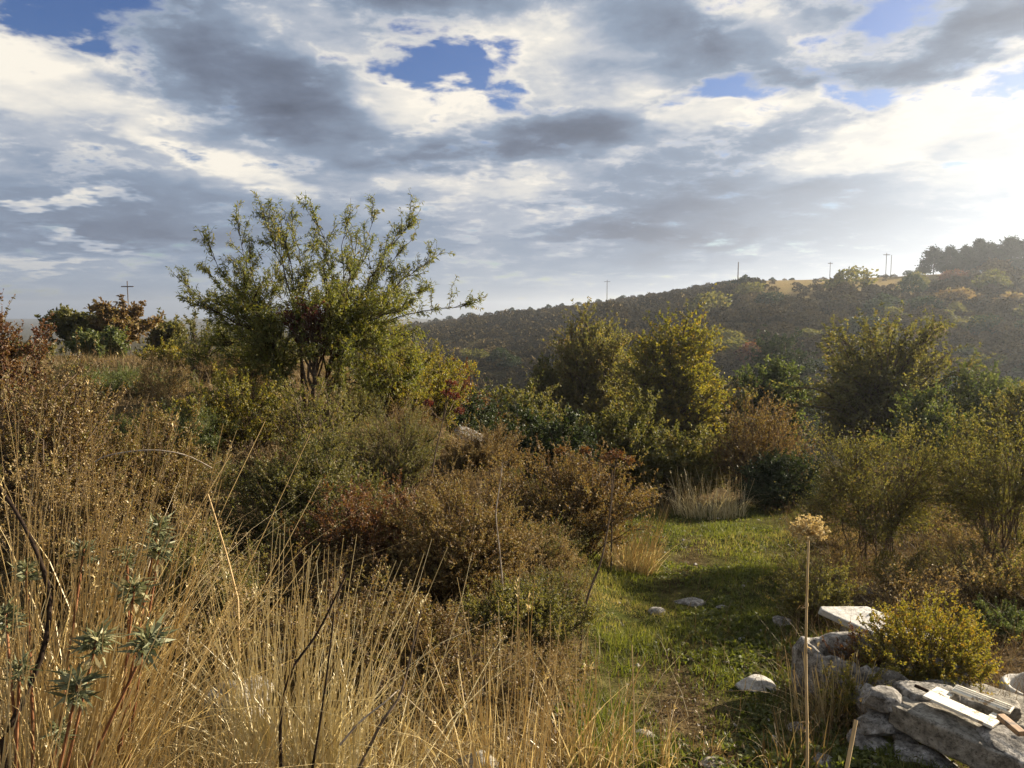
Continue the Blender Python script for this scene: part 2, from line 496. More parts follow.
def ground_mesh():
    u = np.linspace(-1, 1, 281)
    xs = 1.9 * np.sinh(u * 8.0)
    v = np.linspace(0, 1, 341)
    ys = -9 + 2.2 * np.sinh(v * 7.9) + v * 26
    X, Y = np.meshgrid(xs, ys)
    Z = gz(X, Y)
    vv = np.stack([X, Y, Z], -1).reshape(-1, 3)
    ny, nx = X.shape
    idx = np.arange(nx * ny).reshape(ny, nx)
    q = np.stack([idx[:-1, :-1], idx[:-1, 1:], idx[1:, 1:], idx[1:, :-1]], -1)
    cut = int(np.argmax(ys > 72))
    g = green_f(X, Y).ravel()
    # open dry field near the ridge
    D = np.interp(X / np.maximum(Y, 1), RIDGE_A, RIDGE_D)
    a = (X / np.maximum(Y, 1))
    fld = sstep(.6, .72, Y / D) * sstep(.27, .34, a) * (1 - sstep(.56, .62, a)) * (Y > 80)
    for name, rows, tnt in (('ground', q[:cut], g), ('hill', q[cut:], fld.ravel())):
        f = rows.reshape(-1, 4)
        used = np.unique(f)
        remap = np.zeros(len(vv), np.int64); remap[used] = np.arange(len(used))
        mb = MB(); mb.add(vv[used], [remap[f]], tnt[used])
        o = mb.build(name, M[name], None, True)
        tag(o, kind='structure')


def ground_mat(name, hillmode):
    m, nt, N, Lk = new_mat(name)
    tc = N.new('ShaderNodeTexCoord')
    at = N.new('ShaderNodeAttribute'); at.attribute_name = 'tint'
    s = .06 if hillmode else 1.0
    ns = []
    for sc in (1.2 * s, 7 * s, 38 * s):
        n = N.new('ShaderNodeTexNoise'); n.inputs['Scale'].default_value = sc; n.inputs['Detail'].default_value = 5
        n.inputs['Roughness'].default_value = .65
        Lk.new(tc.outputs['Object'], n.inputs['Vector']); ns.append(n)
    if hillmode:
        dirt = ramp(N, [(.03, .028, .012), (.055, .046, .02), (.09, .07, .03)], [.35, .5, .68])
        turf = ramp(N, [(.17, .12, .05), (.26, .19, .085), (.20, .17, .07)], [.3, .5, .7])
    else:
        dirt = ramp(N, [(.035, .024, .014), (.075, .052, .028), (.15, .11, .055)], [.36, .5, .66])
        turf = ramp(N, [(.035, .03, .014), (.045, .048, .015), (.07, .078, .02)], [.34, .46, .66])
    Lk.new(ns[1].outputs[0], dirt.inputs[0]); Lk.new(ns[1].outputs[0], turf.inputs[0])
    mx = N.new('ShaderNodeMix'); mx.data_type = 'RGBA'
    Lk.new(at.outputs['Fac'], mx.inputs[0]); Lk.new(dirt.outputs[0], mx.inputs[6]); Lk.new(turf.outputs[0], mx.inputs[7])
    bs = N.new('ShaderNodeBsdfDiffuse'); Lk.new(mx.outputs[2], bs.inputs[0])
    bp = N.new('ShaderNodeBump'); bp.inputs['Strength'].default_value = .9; bp.inputs['Distance'].default_value = .8 if hillmode else .03
    Lk.new(ns[2].outputs[0], bp.inputs['Height']); Lk.new(bp.outputs[0], bs.inputs['Normal'])
    out = N.new('ShaderNodeOutputMaterial'); Lk.new(bs.outputs[0], out.inputs[0])
    return m


M['ground'] = ground_mat('earth_and_turf', False)
M['hill'] = ground_mat('scrub_hill_soil', True)
ground_mesh()


# ------------------------------------------------------------------ grass (stuff)
def scatter(n, d0, d1, a0, a1, rng):
    d = np.exp(rng.uniform(math.log(d0), math.log(d1), n))
    a = rng.uniform(a0, a1, n)
    return a * d, d


def turf():
    rng = np.random.default_rng(21)
    mb = MB()
    x, y = scatter(230000, 3.0, 18, .02, .66, rng)
    keep = rng.uniform(0, 1, len(x)) < np.clip(green_f(x, y) * (.72 + .55 * fbm(x, y, 2.3, 31)), 0.0, 1)
    x, y = x[keep], y[keep]; n = len(x)
    p = np.stack([x, y, gz(x, y) - .005], 1)
    tall = np.clip(1 + .7 * fbm(x, y, 2.0, 9), .45, 2.2)
    h = rng.uniform(.022, .065, n) * tall
    tint = np.clip(.45 + .33 * fbm(x, y, 1.3, 12) + rng.normal(0, .2, n), 0, 1)
    blades(mb, p, h, rng.normal(0, .35, n), rng.uniform(0, .6, n), rng.uniform(.003, .006, n) * (1 + y / 14), tint, 2, rng)
    # broad-leaved weeds in the turf
    x, y = scatter(16000, 3.0, 16, .02, .62, rng)
    keep = rng.uniform(0, 1, len(x)) < green_f(x, y) * sstep(.0, .5, fbm(x, y, 1.9, 14))
    x, y = x[keep], y[keep]; n = len(x)
    p = np.stack([x, y, gz(x, y) + .005], 1)
    k = 5
    pp = np.repeat(p, k, 0); d = rand_dir(n * k, rng); d[:, 2] = np.abs(d[:, 2]) * .6 + .15
    leaves(mb, pp, d, rng.uniform(.025, .055, n * k), rng.uniform(.012, .022, n * k), np.clip(rng.normal(.3, .15, n * k), 0, 1), rng)
    tag(mb.build('green_grass', M['grass']), kind='stuff')


def dry_grass():
    rng = np.random.default_rng(22)
    mb = MB(); mb2 = MB()
    # bank and plateau: bunches
    x, y = scatter(2600, 2.6, 32, -.9, .8, rng)
    t = bank_t(x, y)
    ok = (rng.uniform(0, 1, len(x)) < np.where(t < .5, 1, np.where(x / y > .36, .9, .10) * (y > 6) + .12 * (y <= 6))) & (green_f(x, y) < rng.uniform(0, .8, len(x)))
    x, y = x[ok], y[ok]
    k = 24
    n = len(x) * k
    sp = .05 + .012 * np.repeat(y, k)
    bx = np.repeat(x, k) + rng.normal(0, 1, n) * sp; by = np.repeat(y, k) + rng.normal(0, 1, n) * sp
    p = np.stack([bx, by, gz(bx, by) - .01], 1)
    hh = np.repeat(rng.uniform(.12, .34, len(x)) * np.where(bank_t(x, y) > .5, .55, 1) * np.where((x < 0) | (y > 6), 1, .7), k) * rng.uniform(.45, 1.2, n)
    az = np.repeat(rng.uniform(0, 6.28, len(x)), k) + rng.normal(0, 1.2, n)
    tint = np.clip(np.repeat(rng.normal(.45, .18, len(x)), k) + rng.normal(0, .18, n), 0, 1)
    w = rng.uniform(.0018, .004, n) * (1 + by / 9)
    blades(mb, p, hh, rng.normal(.15, .25, n), rng.uniform(0, .75, n), w, tint, 4, rng, az)
    tag(mb.build('dry_grass', M['straw_dark']), kind='stuff')
    # low matted straw near the camera
    x, y = scatter(9000, 2.0, 5.2, -.85, .34, rng)
    ok = (bank_t(x, y) < rng.uniform(.1, .9, len(x))) & (x / y < .18 + rng.uniform(0, .1, len(x))) & (fbm(x, y, 2.2, 55) > rng.normal(-.1, .5, len(x)))
    x, y = x[ok], y[ok]; n = len(x)
    p = np.stack([x, y, gz(x, y) + rng.uniform(0, .1, n)], 1)
    blades(mb2, p, rng.uniform(.06, .24, n), rng.normal(0, 1.5, n), rng.uniform(0, 2.2, n), rng.uniform(.002, .0042, n), np.clip(rng.normal(.4, .2, n), 0, 1), 4, rng)
    tag(mb2.build('matted_straw', M['straw']), kind='stuff')


def litter():
    """small stones and clods lying in the turf"""
    rng = np.random.default_rng(23)
    mb = MB()
    x, y = scatter(420, 3.2, 13, .08, .62, rng)
    ok = (bank_t(x, y) > .8) & (fbm(x, y, 1.1, 77) > -.1)
    x, y = x[ok], y[ok]
    base = np.array([[1, 0, 0], [-1, 0, 0], [0, 1, 0], [0, -1, 0], [0, 0, 1], [0, 0, -1.0]])
    fc = np.array([[0, 2, 4], [2, 1, 4], [1, 3, 4], [3, 0, 4], [2, 0, 5], [1, 2, 5], [3, 1, 5], [0, 3, 5]])
    n = len(x)
    s = np.exp(rng.normal(-4.2, .45, n))
    v = base[None] * s[:, None, None] * rng.uniform(.5, 1.3, (n, 6, 1)) * np.array([1.2, 1, .55]) + rng.normal(0, .12, (n, 6, 3)) * s[:, None, None]
    v = v + np.stack([x, y, gz(x, y) + s * .2], 1)[:, None]
    f = (fc[None] + np.arange(n)[:, None, None] * 6).reshape(-1, 3)
    mb.add(v, [f], .5)
    tag(mb.build('pebbles', M['stone']), kind='stuff')


def leaf_litter():
    """fallen leaves and twigs under the shrubs and along the foot of the bank"""
    rng = np.random.default_rng(24)
    mb = MB()
    x, y = scatter(60000, 2.2, 16, -.8, .8, rng)
    ok = (green_f(x, y) < rng.uniform(0, .55, len(x)))
    x, y = x[ok], y[ok]; n = len(x)
    p = np.stack([x, y, gz(x, y) + rng.uniform(.002, .03, n)], 1)
    d = rand_dir(n, rng); d[:, 2] *= .35
    leaves(mb, p, d, rng.uniform(.015, .05, n), rng.uniform(.006, .02, n), np.clip(rng.normal(.4, .22, n), 0, 1), rng)
    x, y = scatter(14000, 3.5, 16, .2, .8, rng)
    ok = (x / y > .36) | (rng.uniform(0, 1, len(x)) < .12)
    x, y = x[ok], y[ok]; n = len(x)
    p = np.stack([x, y, gz(x, y)], 1)
    blades(mb, p, rng.uniform(.06, .3, n), rng.normal(0, .7, n), rng.uniform(0, 1, n), rng.uniform(.002, .004, n) * (1 + y / 12), np.clip(rng.normal(.55, .25, n), 0, 1), 3, rng)
    tag(mb.build('leaf_litter', M['litter']), kind='stuff')


M['litter'] = leaf_mat('fallen_leaf', [(.05, .03, .016), (.1, .064, .03), (.17, .115, .055), (.16, .13, .05)], .2)
turf(); dry_grass(); litter(); leaf_litter()


def tussock(label, px, d, n, h, spread, leanx, mat='straw', w=.0054, seed=0, heads=.08, top=None, arc=.35):
    """a clump of tall dry grass stalks: one mesh of blades, one of stalks with seed heads"""
    rng = np.random.default_rng(500 + seed)
    x = P(px, 500, d)[0]
    if top: h = float(P(px, top, d)[2] - gz(x, d)); n = int(n * .88)
    root = thing('grass_tussock', (x, d, float(gz(x, d)) - .02), label, 'grass clump', 'tall dry grass clumps')
    mb = MB()
    a = rng.uniform(0, 6.28, n); r = spread * np.sqrt(rng.uniform(0, 1, n))
    p = np.stack([np.cos(a) * r, np.sin(a) * r * .7, np.zeros(n)], 1)
    p[:, 2] = gz(x + p[:, 0], d + p[:, 1]) - root.location[2] - .02
    hh = h * rng.uniform(.4, 1.05, n) * np.where(rng.uniform(0, 1, n) < .35, .6, 1)
    m = n // 2
    tint = np.clip(rng.normal(.5, .2, n), 0, 1)
    az = np.arctan2(p[:, 1], p[:, 0]) + rng.normal(0, .8, n)
    blades(mb, p[:m], hh[:m] * .8, rng.normal(.18, .2, m), rng.uniform(0, arc * 2.8, m), np.full(m, w * 1.5), tint[:m], 5, rng, az[:m])
    mb.build('blade_tuft', M[mat], root)
    s = MB()
    k = n - m
    d0 = np.stack([np.cos(az[m:]) * .14 + leanx, np.sin(az[m:]) * .14, np.ones(k)], 1) + rng.normal(0, .13, (k, 3))
    st = grow(p[m:], d0, hh[m:], 7, -.015, .035, rng)
    tubes(s, st, w * .55, w * .22, 3, np.clip(tint[m:] + .05, 0, 1))
    hn = int(k * heads)
    if hn:
        hp, hd = along(st, np.arange(hn), np.full(hn, .93))
        c = 9
        lp = np.repeat(hp, c, 0) + np.repeat(hd, c, 0) * rng.uniform(0, .07, (hn * c, 1)) * h
        leaves(s, lp, np.repeat(hd, c, 0) + rng.normal(0, .35, (hn * c, 3)), np.full(hn * c, .022), np.full(hn * c, .005), np.clip(rng.normal(.55, .1, hn * c), 0, 1), rng)
    s.build('stalk_tuft', M[mat], root)
    return root


TUS = [
    ('pale straw grass clump, thickest one in the lower middle of the bank', 280, 2.75, 567, .74, .22, .02, 'straw_pale', 535),
    ('thin straw stalks just right of the thick pale clump', 345, 2.6, 170, .66, .2, .0, 'straw_pale', 555),
    ('upright orange-gold stalks in front of the brown bush', 500, 2.55, 190, .74, .14, -.02, 'straw', 570),
    ('short gold grass clump beside the edge of the green path', 590, 3.2, 150, .52, .17, .05, 'straw', 635),
    ('tall straw clump at the left edge behind the spurge', 20, 2.5, 567, 1.05, .32, .18, 'straw', 392),
    ('golden straw clump between the left edge and the tall slim stalks', 62, 2.9, 260, 1.0, .28, .1, 'straw', 425),
    ('tall slim gold stalks standing over the brambles at the left', 92, 3.3, 36, 1.45, .10, .0, 'straw', 330),
    ('leaning straw clump between spurge and large pale rock', 175, 2.35, 200, .62, .24, .22, 'straw', 610),
    ('straw stalks at the left corner in front of the spurge stems', 0, 2.1, 351, .9, .25, .16, 'straw', 540),
    ('low dry clump in front of the path stones', 660, 3.3, 60, .32, .12, .0, 'straw', 690),
    ('sparse dry clump at the bottom of the green path', 712, 3.45, 46, .26, .07, .0, 'straw', 722),
    ('tawny grass clump standing at the far end of the green path', 710, 10.9, 430, .72, .5, -.1, 'straw_pale', 468),
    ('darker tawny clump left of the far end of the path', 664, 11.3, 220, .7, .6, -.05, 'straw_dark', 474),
    ('drooping dry grass hanging over the path from the mound bush', 630, 7.2, 420, 1.0, .26, .16, 'straw', 500),
    ('fine dry grass growing up the side of the stone trough', 838, 3.9, 240, .42, .2, .05, 'straw', 648),
    ('bleached grass clump on the bank crest beyond the brown bushes', 505, 11.5, 260, .62, .5, 0, 'straw', None),
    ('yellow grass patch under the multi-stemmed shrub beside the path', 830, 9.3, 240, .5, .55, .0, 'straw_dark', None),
    ('dry grass clump in the plateau meadow left of the almond tree', 150, 9.5, 260, .8, .7, .0, 'straw_dark', None),
    ('dry grass clump in the plateau meadow by the small red-brown tree', 120, 14, 300, .9, 1.0, .0, 'straw_dark', None),
    ('wispy straw clump in the middle of the bank under the dark bush', 410, 3.0, 90, .5, .25, -.05, 'straw', None),
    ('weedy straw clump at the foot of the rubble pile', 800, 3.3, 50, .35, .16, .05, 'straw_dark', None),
]
for i, t in enumerate(TUS):
    tussock(*t[:-1], seed=i, top=t[-1])

# ------------------------------------------------------------------ almond tree
def almond():
    rng = np.random.default_rng(77)
    D = 11.0
    bx = P(306, 420, D)[0]
    b = np.array([bx, D, float(gz(bx, D)) - .05])
    root = thing('almond_tree', b, 'vase-shaped small tree with airy olive-green leaves standing above the bank', 'tree')
    tips = [(190, 262, .3), (212, 225, -.5), (240, 210, .6), (266, 196, -.2), (292, 205, .8), (318, 200, -.9), (345, 206, .2), (372, 198, 1.0),
            (408, 200, -.3), (424, 240, .4), (460, 281, -.1), (402, 305, -1.0), (200, 300, -.9), (225, 330, .9), (400, 330, .8), (245, 260, -1.3),
            (280, 240, 1.4), (350, 250, -1.4), (395, 262, 1.3), (312, 228, .1), (226, 282, .1), (330, 300, -1.2), (270, 320, -1.1), (375, 345, -.9), (240, 355, -.4), (398, 350, .2), (405, 375, -.6), (378, 310, .3),
            (300, 270, .6), (340, 282, .9), (258, 292, -.5), (388, 287, -.6), (214, 252, .2), (418, 268, .5), (362, 237, .5), (328, 240, -.5), (286, 218, .0), (250, 238, -.4), (395, 232, .2), (230, 305, .6), (312, 305, -.8), (352, 318, .5),
            (246, 372, -.7), (284, 380, -1.0), (338, 374, -.9), (372, 380, -.7), (404, 356, -.3), (208, 352, -.2), (395, 340, -.7), (300, 350, -1.2), (262, 345, -1.0), (350, 345, -1.1)]
    tips = [(px, py + (26 if py < 300 else 6), dd) for px, py, dd in tips]
    e = np.array([P(px, py, D + dd) for px, py, dd in tips]) - b
    n = len(e)
    h = e[:, 2]
    # trunk dividing low into a few risers
    tw = MB()
    ris = [(-.05, .0, 1.0), (-.55, .25, 1), (.5, -.2, 1), (.2, .5, 1), (-.2, -.5, 1)]
    rp = grow(np.array([[0, 0, .0]] * 5), np.array(ris), np.array([1.7, 1.5, 1.45, 1.4, 1.4]), 8, .03, .06, rng)
    tubes(tw, grow(np.array([[0, 0, -.1]]), np.array([[0, 0, 1.0]]), np.array([.45]), 4, 0, .05, rng), .06, .045, 8)
    tubes(tw, rp, .034, .015, 6)
    ri = np.argmin(np.linalg.norm(e[:, None, :2] / (np.abs(h[:, None, None]) + .3) - np.array(ris)[None, :, :2] * .6, axis=2), axis=1)
    p0, t0 = along(rp, ri, rng.uniform(.3, .95, n))
    dist = np.linalg.norm(e - p0, axis=1)
    k = 10
    s = np.linspace(0, 1, k)[None, :, None]
    q = p0 + nrm(t0 * .7 + nrm(e - p0) * .6) * dist[:, None] * .5
    br = (1 - s) ** 2 * p0[:, None] + 2 * s * (1 - s) * q[:, None] + s ** 2 * e[:, None]
    br[:, 1:-1] += rng.normal(0, .012, (n, k - 2, 3)) * dist[:, None, None]
    tubes(tw, br, .016, .0035, 5)
    # secondary shoots
    ns = 16
    bi = np.repeat(np.arange(n), ns)
    t = rng.uniform(.22, .97, n * ns)
    sp, st = along(br, bi, t)
    sd = nrm(st * .7 + rand_dir(n * ns, rng) * .65 + np.array([0, 0, .38]))
    sh = grow(sp, sd, rng.uniform(.22, .66, n * ns) * (1.15 - .6 * t), 6, .03, .09, rng)
    tips_d = nrm(br[:, -1] - br[:, -2])
    ti = np.repeat(np.arange(n), 3)
    sh2 = grow(br[ti, -1], tips_d[ti] + rand_dir(len(ti), rng) * .4 + np.array([0, 0, .3]), rng.uniform(.15, .45, len(ti)), 6, .05, .08, rng)
    sh = np.concatenate([sh, sh2])
    # tertiary
    ni = np.repeat(np.arange(len(sh)), 4)
    tp, td = along(sh, ni, rng.uniform(.15, .9, len(ni)))
    ter = grow(tp, nrm(td * .8 + rand_dir(len(ni), rng) * .7 + np.array([0, 0, .2])), rng.uniform(.08, .24, len(ni)), 6, .0, .1, rng)
    tubes(tw, sh, .006, .002, 3); tubes(tw, ter, .003, .0014, 3)
    tw.build('trunk', M['bark'], root, True)
    al = np.concatenate([sh, ter])
    nl = np.concatenate([np.full(len(sh), 16), np.full(len(ter), 15)])
    li = np.repeat(np.arange(len(al)), nl)
    li = li[rng.uniform(0, 1, len(li)) < np.clip(.55 + .5 * np.repeat(rng.uniform(0, 1, len(al)), nl), 0, 1)]
    lp, ld = along(al, li, rng.uniform(.1, 1, len(li)))
    d = nrm(ld * .55 + rand_dir(len(li), rng) * .7 + np.array([0, 0, -.35]))
    shoot_t = rng.normal(0, .14, len(al))
    tint = np.clip(.45 + shoot_t[li] + rng.normal(0, .16, len(li)), 0, 1)
    lm = MB()
    leaves(lm, lp, d, rng.uniform(.045, .085, len(li)), rng.uniform(.011, .017, len(li)), tint, rng)
    lm.build('crown', M['almond'], root)


almond()

# ------------------------------------------------------------------ shrubs and trees, one by one
def put(px0, px1, ptop, d, name, label, cat, leaf, seed, zd=0.05, **kw):
    b, w, h = place(px0, px1, ptop, d, zd)
    return plant(name, label, cat, b, w, h, leaf, seed=seed, **kw)


G1 = 'bushes crowding the left bank'
G2 = 'bushes in the hollow behind the path'
G3 = 'trees in the hollow'
fine = dict(ll=.022, lw=.009)
# --- bank, under and around the almond tree
put(175, 300, 375, 9.0, 'leafy_bush', 'tawny yellow-green bush under the left side of the airy tree', 'bush', 'yellow', 101, group=G1, nbr=60, ntw=10, nlf=16, ll=.035, lw=.016)
put(262, 375, 368, 8.8, 'leafy_bush', 'twiggy olive bush with pale dead sticks in front of the tree trunk', 'bush', 'yellow_olive', 102, group=G1, nbr=60, ntw=10, nlf=12, ll=.032, lw=.014)
put(335, 450, 322, 12.3, 'leafy_bush', 'bright yellow-green bush behind the right side of the airy tree', 'bush', 'yellow', 103, group=G1, nbr=80, ntw=10, nlf=16, ll=.045, lw=.018)
put(330, 455, 405, 8.2, 'broom_bush', 'rounded fine-leaved green bush on the bank right of the tree trunk', 'bush', 'olive', 104, group=G1, nbr=90, ntw=12, nlf=22, ll=.02, lw=.007, amp=.12)
put(215, 400, 445, 6.4, 'leafy_bush', 'wide dark olive bush in the middle of the bank', 'bush', 'olive', 105, group=G1, nbr=120, ntw=12, nlf=18, ll=.026, lw=.012)
put(290, 430, 480, 5.6, 'leafy_bush', 'dark shaded bush with russet leaves behind the straw stalks', 'bush', 'rust', 106, group=G1, nbr=90, ntw=11, nlf=15, ll=.024, lw=.012)
put(375, 545, 478, 5.4, 'dry_bush', 'broad rusty dry bush in the centre of the bank', 'bush', 'brown', 107, group=G1, nbr=120, ntw=13, nlf=20, ll=.02, lw=.009, amp=.15)
put(450, 570, 590, 4.5, 'dry_bush', 'low bush with yellowing leaves at the edge of the path', 'bush', 'yellow_olive', 108, group=G1, nbr=90, ntw=12, nlf=18, ll=.018, lw=.009)
put(482, 655, 448, 7.5, 'mound_bush', 'dark domed bush with brown seed heads overlooking the path', 'bush', 'brown', 109, group=G1, zd=.35, nbr=170, ntw=12, nlf=16, ll=.03, lw=.014, low=.1)
put(430, 520, 440, 9.2, 'leafy_bush', 'small tan-green bush between the domed bush and the fine green one', 'bush', 'tan', 110, group=G1, nbr=60, ntw=10, nlf=14, ll=.026, lw=.01)
put(-70, 125, 352, 5.2, 'bramble', 'tall red-brown bramble tangle at the left edge of the bank', 'bramble', 'brown', 111, group=G1, nbr=130, ntw=12, nlf=14, ll=.024, lw=.012, stick=1.0)
put(-60, 45, 300, 7.5, 'leafy_bush', 'tall russet bush cut off by the left edge', 'bush', 'rust', 112, group=G1, nbr=80, ntw=11, nlf=14, ll=.035, lw=.02)
put(60, 215, 420, 6.2, 'bramble', 'brownish bramble with arching pale canes beside the tall gold stalks', 'bramble', 'brown', 113, group=G1, nbr=120, ntw=12, nlf=16, ll=.022, lw=.011, stick=.8)
put(105, 235, 415, 8.2, 'broom_bush', 'grassy dark green bush on the plateau edge left of the tree', 'bush', 'green', 114, group=G1, nbr=70, ntw=12, nlf=18, ll=.04, lw=.006)
put(140, 270, 520, 4.4, 'leafy_bush', 'dark green shaded bush behind the large pale rock', 'bush', 'olive', 115, group=G1, nbr=90, ntw=12, nlf=18, ll=.02, lw=.008)
put(0, 130, 450, 4.2, 'bramble', 'dry brown bramble behind the tall straw clump', 'bramble', 'tan', 116, group=G1, nbr=100, ntw=12, nlf=14, ll=.02, lw=.01, stick=.7)
put(345, 470, 590, 3.9, 'dry_bush', 'low dark dry bush between the two straw clumps', 'bush', 'brown', 117, group=G1, nbr=80, ntw=12, nlf=14, ll=.017, lw=.008)
put(168, 222, 302, 14.0, 'leafy_bush', 'slender sparse bush against the sky left of the airy tree', 'bush', 'olive', 118, group=G1, nbr=26, ntw=6, nlf=9, ll=.05, lw=.025)
put(205, 330, 335, 15.0, 'leafy_bush', 'olive bush seen through the airy tree', 'bush', 'olive', 119, group=G1, nbr=70, ntw=9, nlf=12, ll=.05, lw=.022)
put(272, 334, 302, 10.2, 'sumac_bush', 'crimson-leaved sapling showing through the middle of the airy tree', 'bush', 'red', 120, nbr=26, ntw=8, nlf=12, ll=.035, lw=.016, low=.82, trunk=.7, trunk_r=.015, stick=.1, twl=.16)
put(60, 180, 372, 12.0, 'broom_bush', 'pale green grassy hummock in the plateau meadow', 'bush', 'green', 121, group=G1, nbr=70, ntw=10, nlf=14, ll=.06, lw=.008)
put(140, 215, 345, 18.0, 'leafy_bush', 'yellowish bush at the back of the meadow', 'bush', 'yellow', 122, group=G1, nbr=60, ntw=9, nlf=12, ll=.06, lw=.026)
# --- trees beyond the plateau at the left
put(42, 98, 307, 30, 'leafy_tree', 'dark green tree at the back of the meadow, leftmost against the sky', 'tree', 'olive', 131, trunk=.4, nbr=60, ntw=12, nlf=10, ll=0.160, lw=0.087, low=.2)
put(88, 152, 303, 30, 'leafy_tree', 'small tree with red-brown crown in front of the pylon', 'tree', 'brown', 132, trunk=.5, nbr=60, ntw=12, nlf=10, ll=0.160, lw=0.087, low=.3)
put(145, 190, 316, 32, 'leafy_bush', 'round green bush just right of the red-brown crowned tree', 'bush', 'olive', 133, nbr=50, ntw=11, nlf=10, ll=0.160, lw=0.072)
put(70, 130, 330, 27, 'leafy_bush', 'bright green bush below the trees at the back of the meadow', 'bush', 'green', 134, nbr=50, ntw=11, nlf=10, ll=0.145, lw=0.072)
put(0, 50, 345, 24, 'leafy_bush', 'olive bush behind the reddish bush at the far left', 'bush', 'olive', 135, nbr=50, ntw=11, nlf=10, ll=0.116, lw=0.058)
# --- hollow behind the path
put(405, 500, 372, 17, 'leafy_bush', 'brown-green bush at the head of the hollow right of the airy tree', 'bush', 'rust', 141, group=G2, nbr=70, ntw=12, nlf=12, ll=0.087, lw=0.043)
put(470, 575, 388, 18.5, 'leafy_bush', 'olive-brown bush in front of the round dense tree', 'bush', 'olive', 142, group=G2, nbr=80, ntw=12, nlf=12, ll=0.087, lw=0.043)
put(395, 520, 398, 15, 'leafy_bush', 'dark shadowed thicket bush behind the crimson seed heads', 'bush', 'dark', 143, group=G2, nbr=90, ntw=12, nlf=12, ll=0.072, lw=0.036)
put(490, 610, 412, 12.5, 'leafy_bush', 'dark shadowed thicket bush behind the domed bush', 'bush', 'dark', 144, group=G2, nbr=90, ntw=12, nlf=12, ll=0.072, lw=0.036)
put(572, 665, 402, 13.5, 'leafy_bush', 'rounded olive bush left of the yellow-green tree trunk', 'bush', 'olive', 145, group=G2, nbr=90, ntw=12, nlf=14, ll=0.065, lw=0.029)
put(630, 735, 428, 13, 'leafy_bush', 'low olive bush under the yellow-green tree', 'bush', 'olive', 146, group=G2, nbr=80, ntw=12, nlf=12, ll=0.065, lw=0.029)
put(705, 815, 398, 12.6, 'bare_bush', 'purplish-brown half-bare thorn bush at the end of the path', 'bush', 'brown', 147, group=G2, nbr=110, ntw=17, nlf=6, ll=0.043, lw=0.020, stick=1.0)
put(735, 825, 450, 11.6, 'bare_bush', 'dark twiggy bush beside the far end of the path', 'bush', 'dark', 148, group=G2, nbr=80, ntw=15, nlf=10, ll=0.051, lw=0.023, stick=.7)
put(525, 562, 352, 27, 'leafy_tree', 'small olive-green tree left of the round dense tree', 'tree', 'olive', 149, group=G3, trunk=.4, nbr=60, ntw=11, nlf=10, ll=0.131, lw=0.065, amp=.18)
put(546, 642, 305, 28, 'round_tree', 'round dense olive tree in the hollow', 'tree', 'yellow_olive', 150, trunk=.45, trunk_r=.12, nbr=180, ntw=14, nlf=14, ll=0.109, lw=0.052, shell=.3, stick=.15, flat=.2, twig_up=-.05, low=.1, amp=.12)
put(622, 728, 312, 23, 'leafy_tree', 'yellow-green spreading tree lit on its right side in the hollow', 'tree', 'yellow', 151, trunk=.5, trunk_r=.09, nbr=150, ntw=13, nlf=12, ll=0.102, lw=0.052, shell=.3, stick=.15, flat=.2, twig_up=-.05, low=.15, amp=.18)
put(738, 808, 356, 25, 'leafy_tree', 'fresh light green low tree in the hollow', 'tree', 'green', 152, trunk=.35, nbr=105, ntw=12, nlf=12, ll=0.123, lw=0.065, shell=.3, stick=.15, flat=.2, twig_up=-.05, low=.1, amp=.18)
put(812, 955, 326, 22, 'leafy_tree', 'broad tree with tawny uneven crown on the right', 'tree', 'yellow_olive', 153, trunk=.5, trunk_r=.1, nbr=195, ntw=13, nlf=12, ll=0.094, lw=0.049, shell=.3, stick=.15, flat=.2, twig_up=-.05, low=.05, amp=.3)
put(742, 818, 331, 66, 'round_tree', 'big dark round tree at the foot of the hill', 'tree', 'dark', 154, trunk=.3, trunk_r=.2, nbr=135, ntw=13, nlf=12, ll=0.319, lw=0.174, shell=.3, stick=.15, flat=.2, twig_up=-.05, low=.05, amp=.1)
put(935, 1040, 366, 21, 'leafy_bush', 'big rounded green bush at the right edge of the hollow', 'bush', 'green', 155, group=G2, nbr=120, ntw=13, nlf=14, ll=0.087, lw=0.043, amp=.12)
put(890, 965, 392, 17, 'leafy_bush', 'green bush tucked below the broad tawny tree', 'bush', 'green', 156, group=G2, nbr=80, ntw=13, nlf=12, ll=0.072, lw=0.036)
put(1000, 1110, 380, 16, 'leafy_bush', 'grey-green bush half outside the right edge', 'bush', 'olive', 157, group=G2, nbr=90, ntw=13, nlf=12, ll=0.072, lw=0.036)
put(690, 760, 375, 24, 'leafy_bush', 'olive bush between the yellow-green tree and the light green tree', 'bush', 'olive', 158, group=G2, nbr=70, ntw=12, nlf=12, ll=0.102, lw=0.051)
put(425, 480, 350, 30, 'leafy_bush', 'yellow bush at the left end of the hollow', 'bush', 'yellow', 159, group=G2, nbr=60, ntw=12, nlf=10, ll=0.131, lw=0.065)
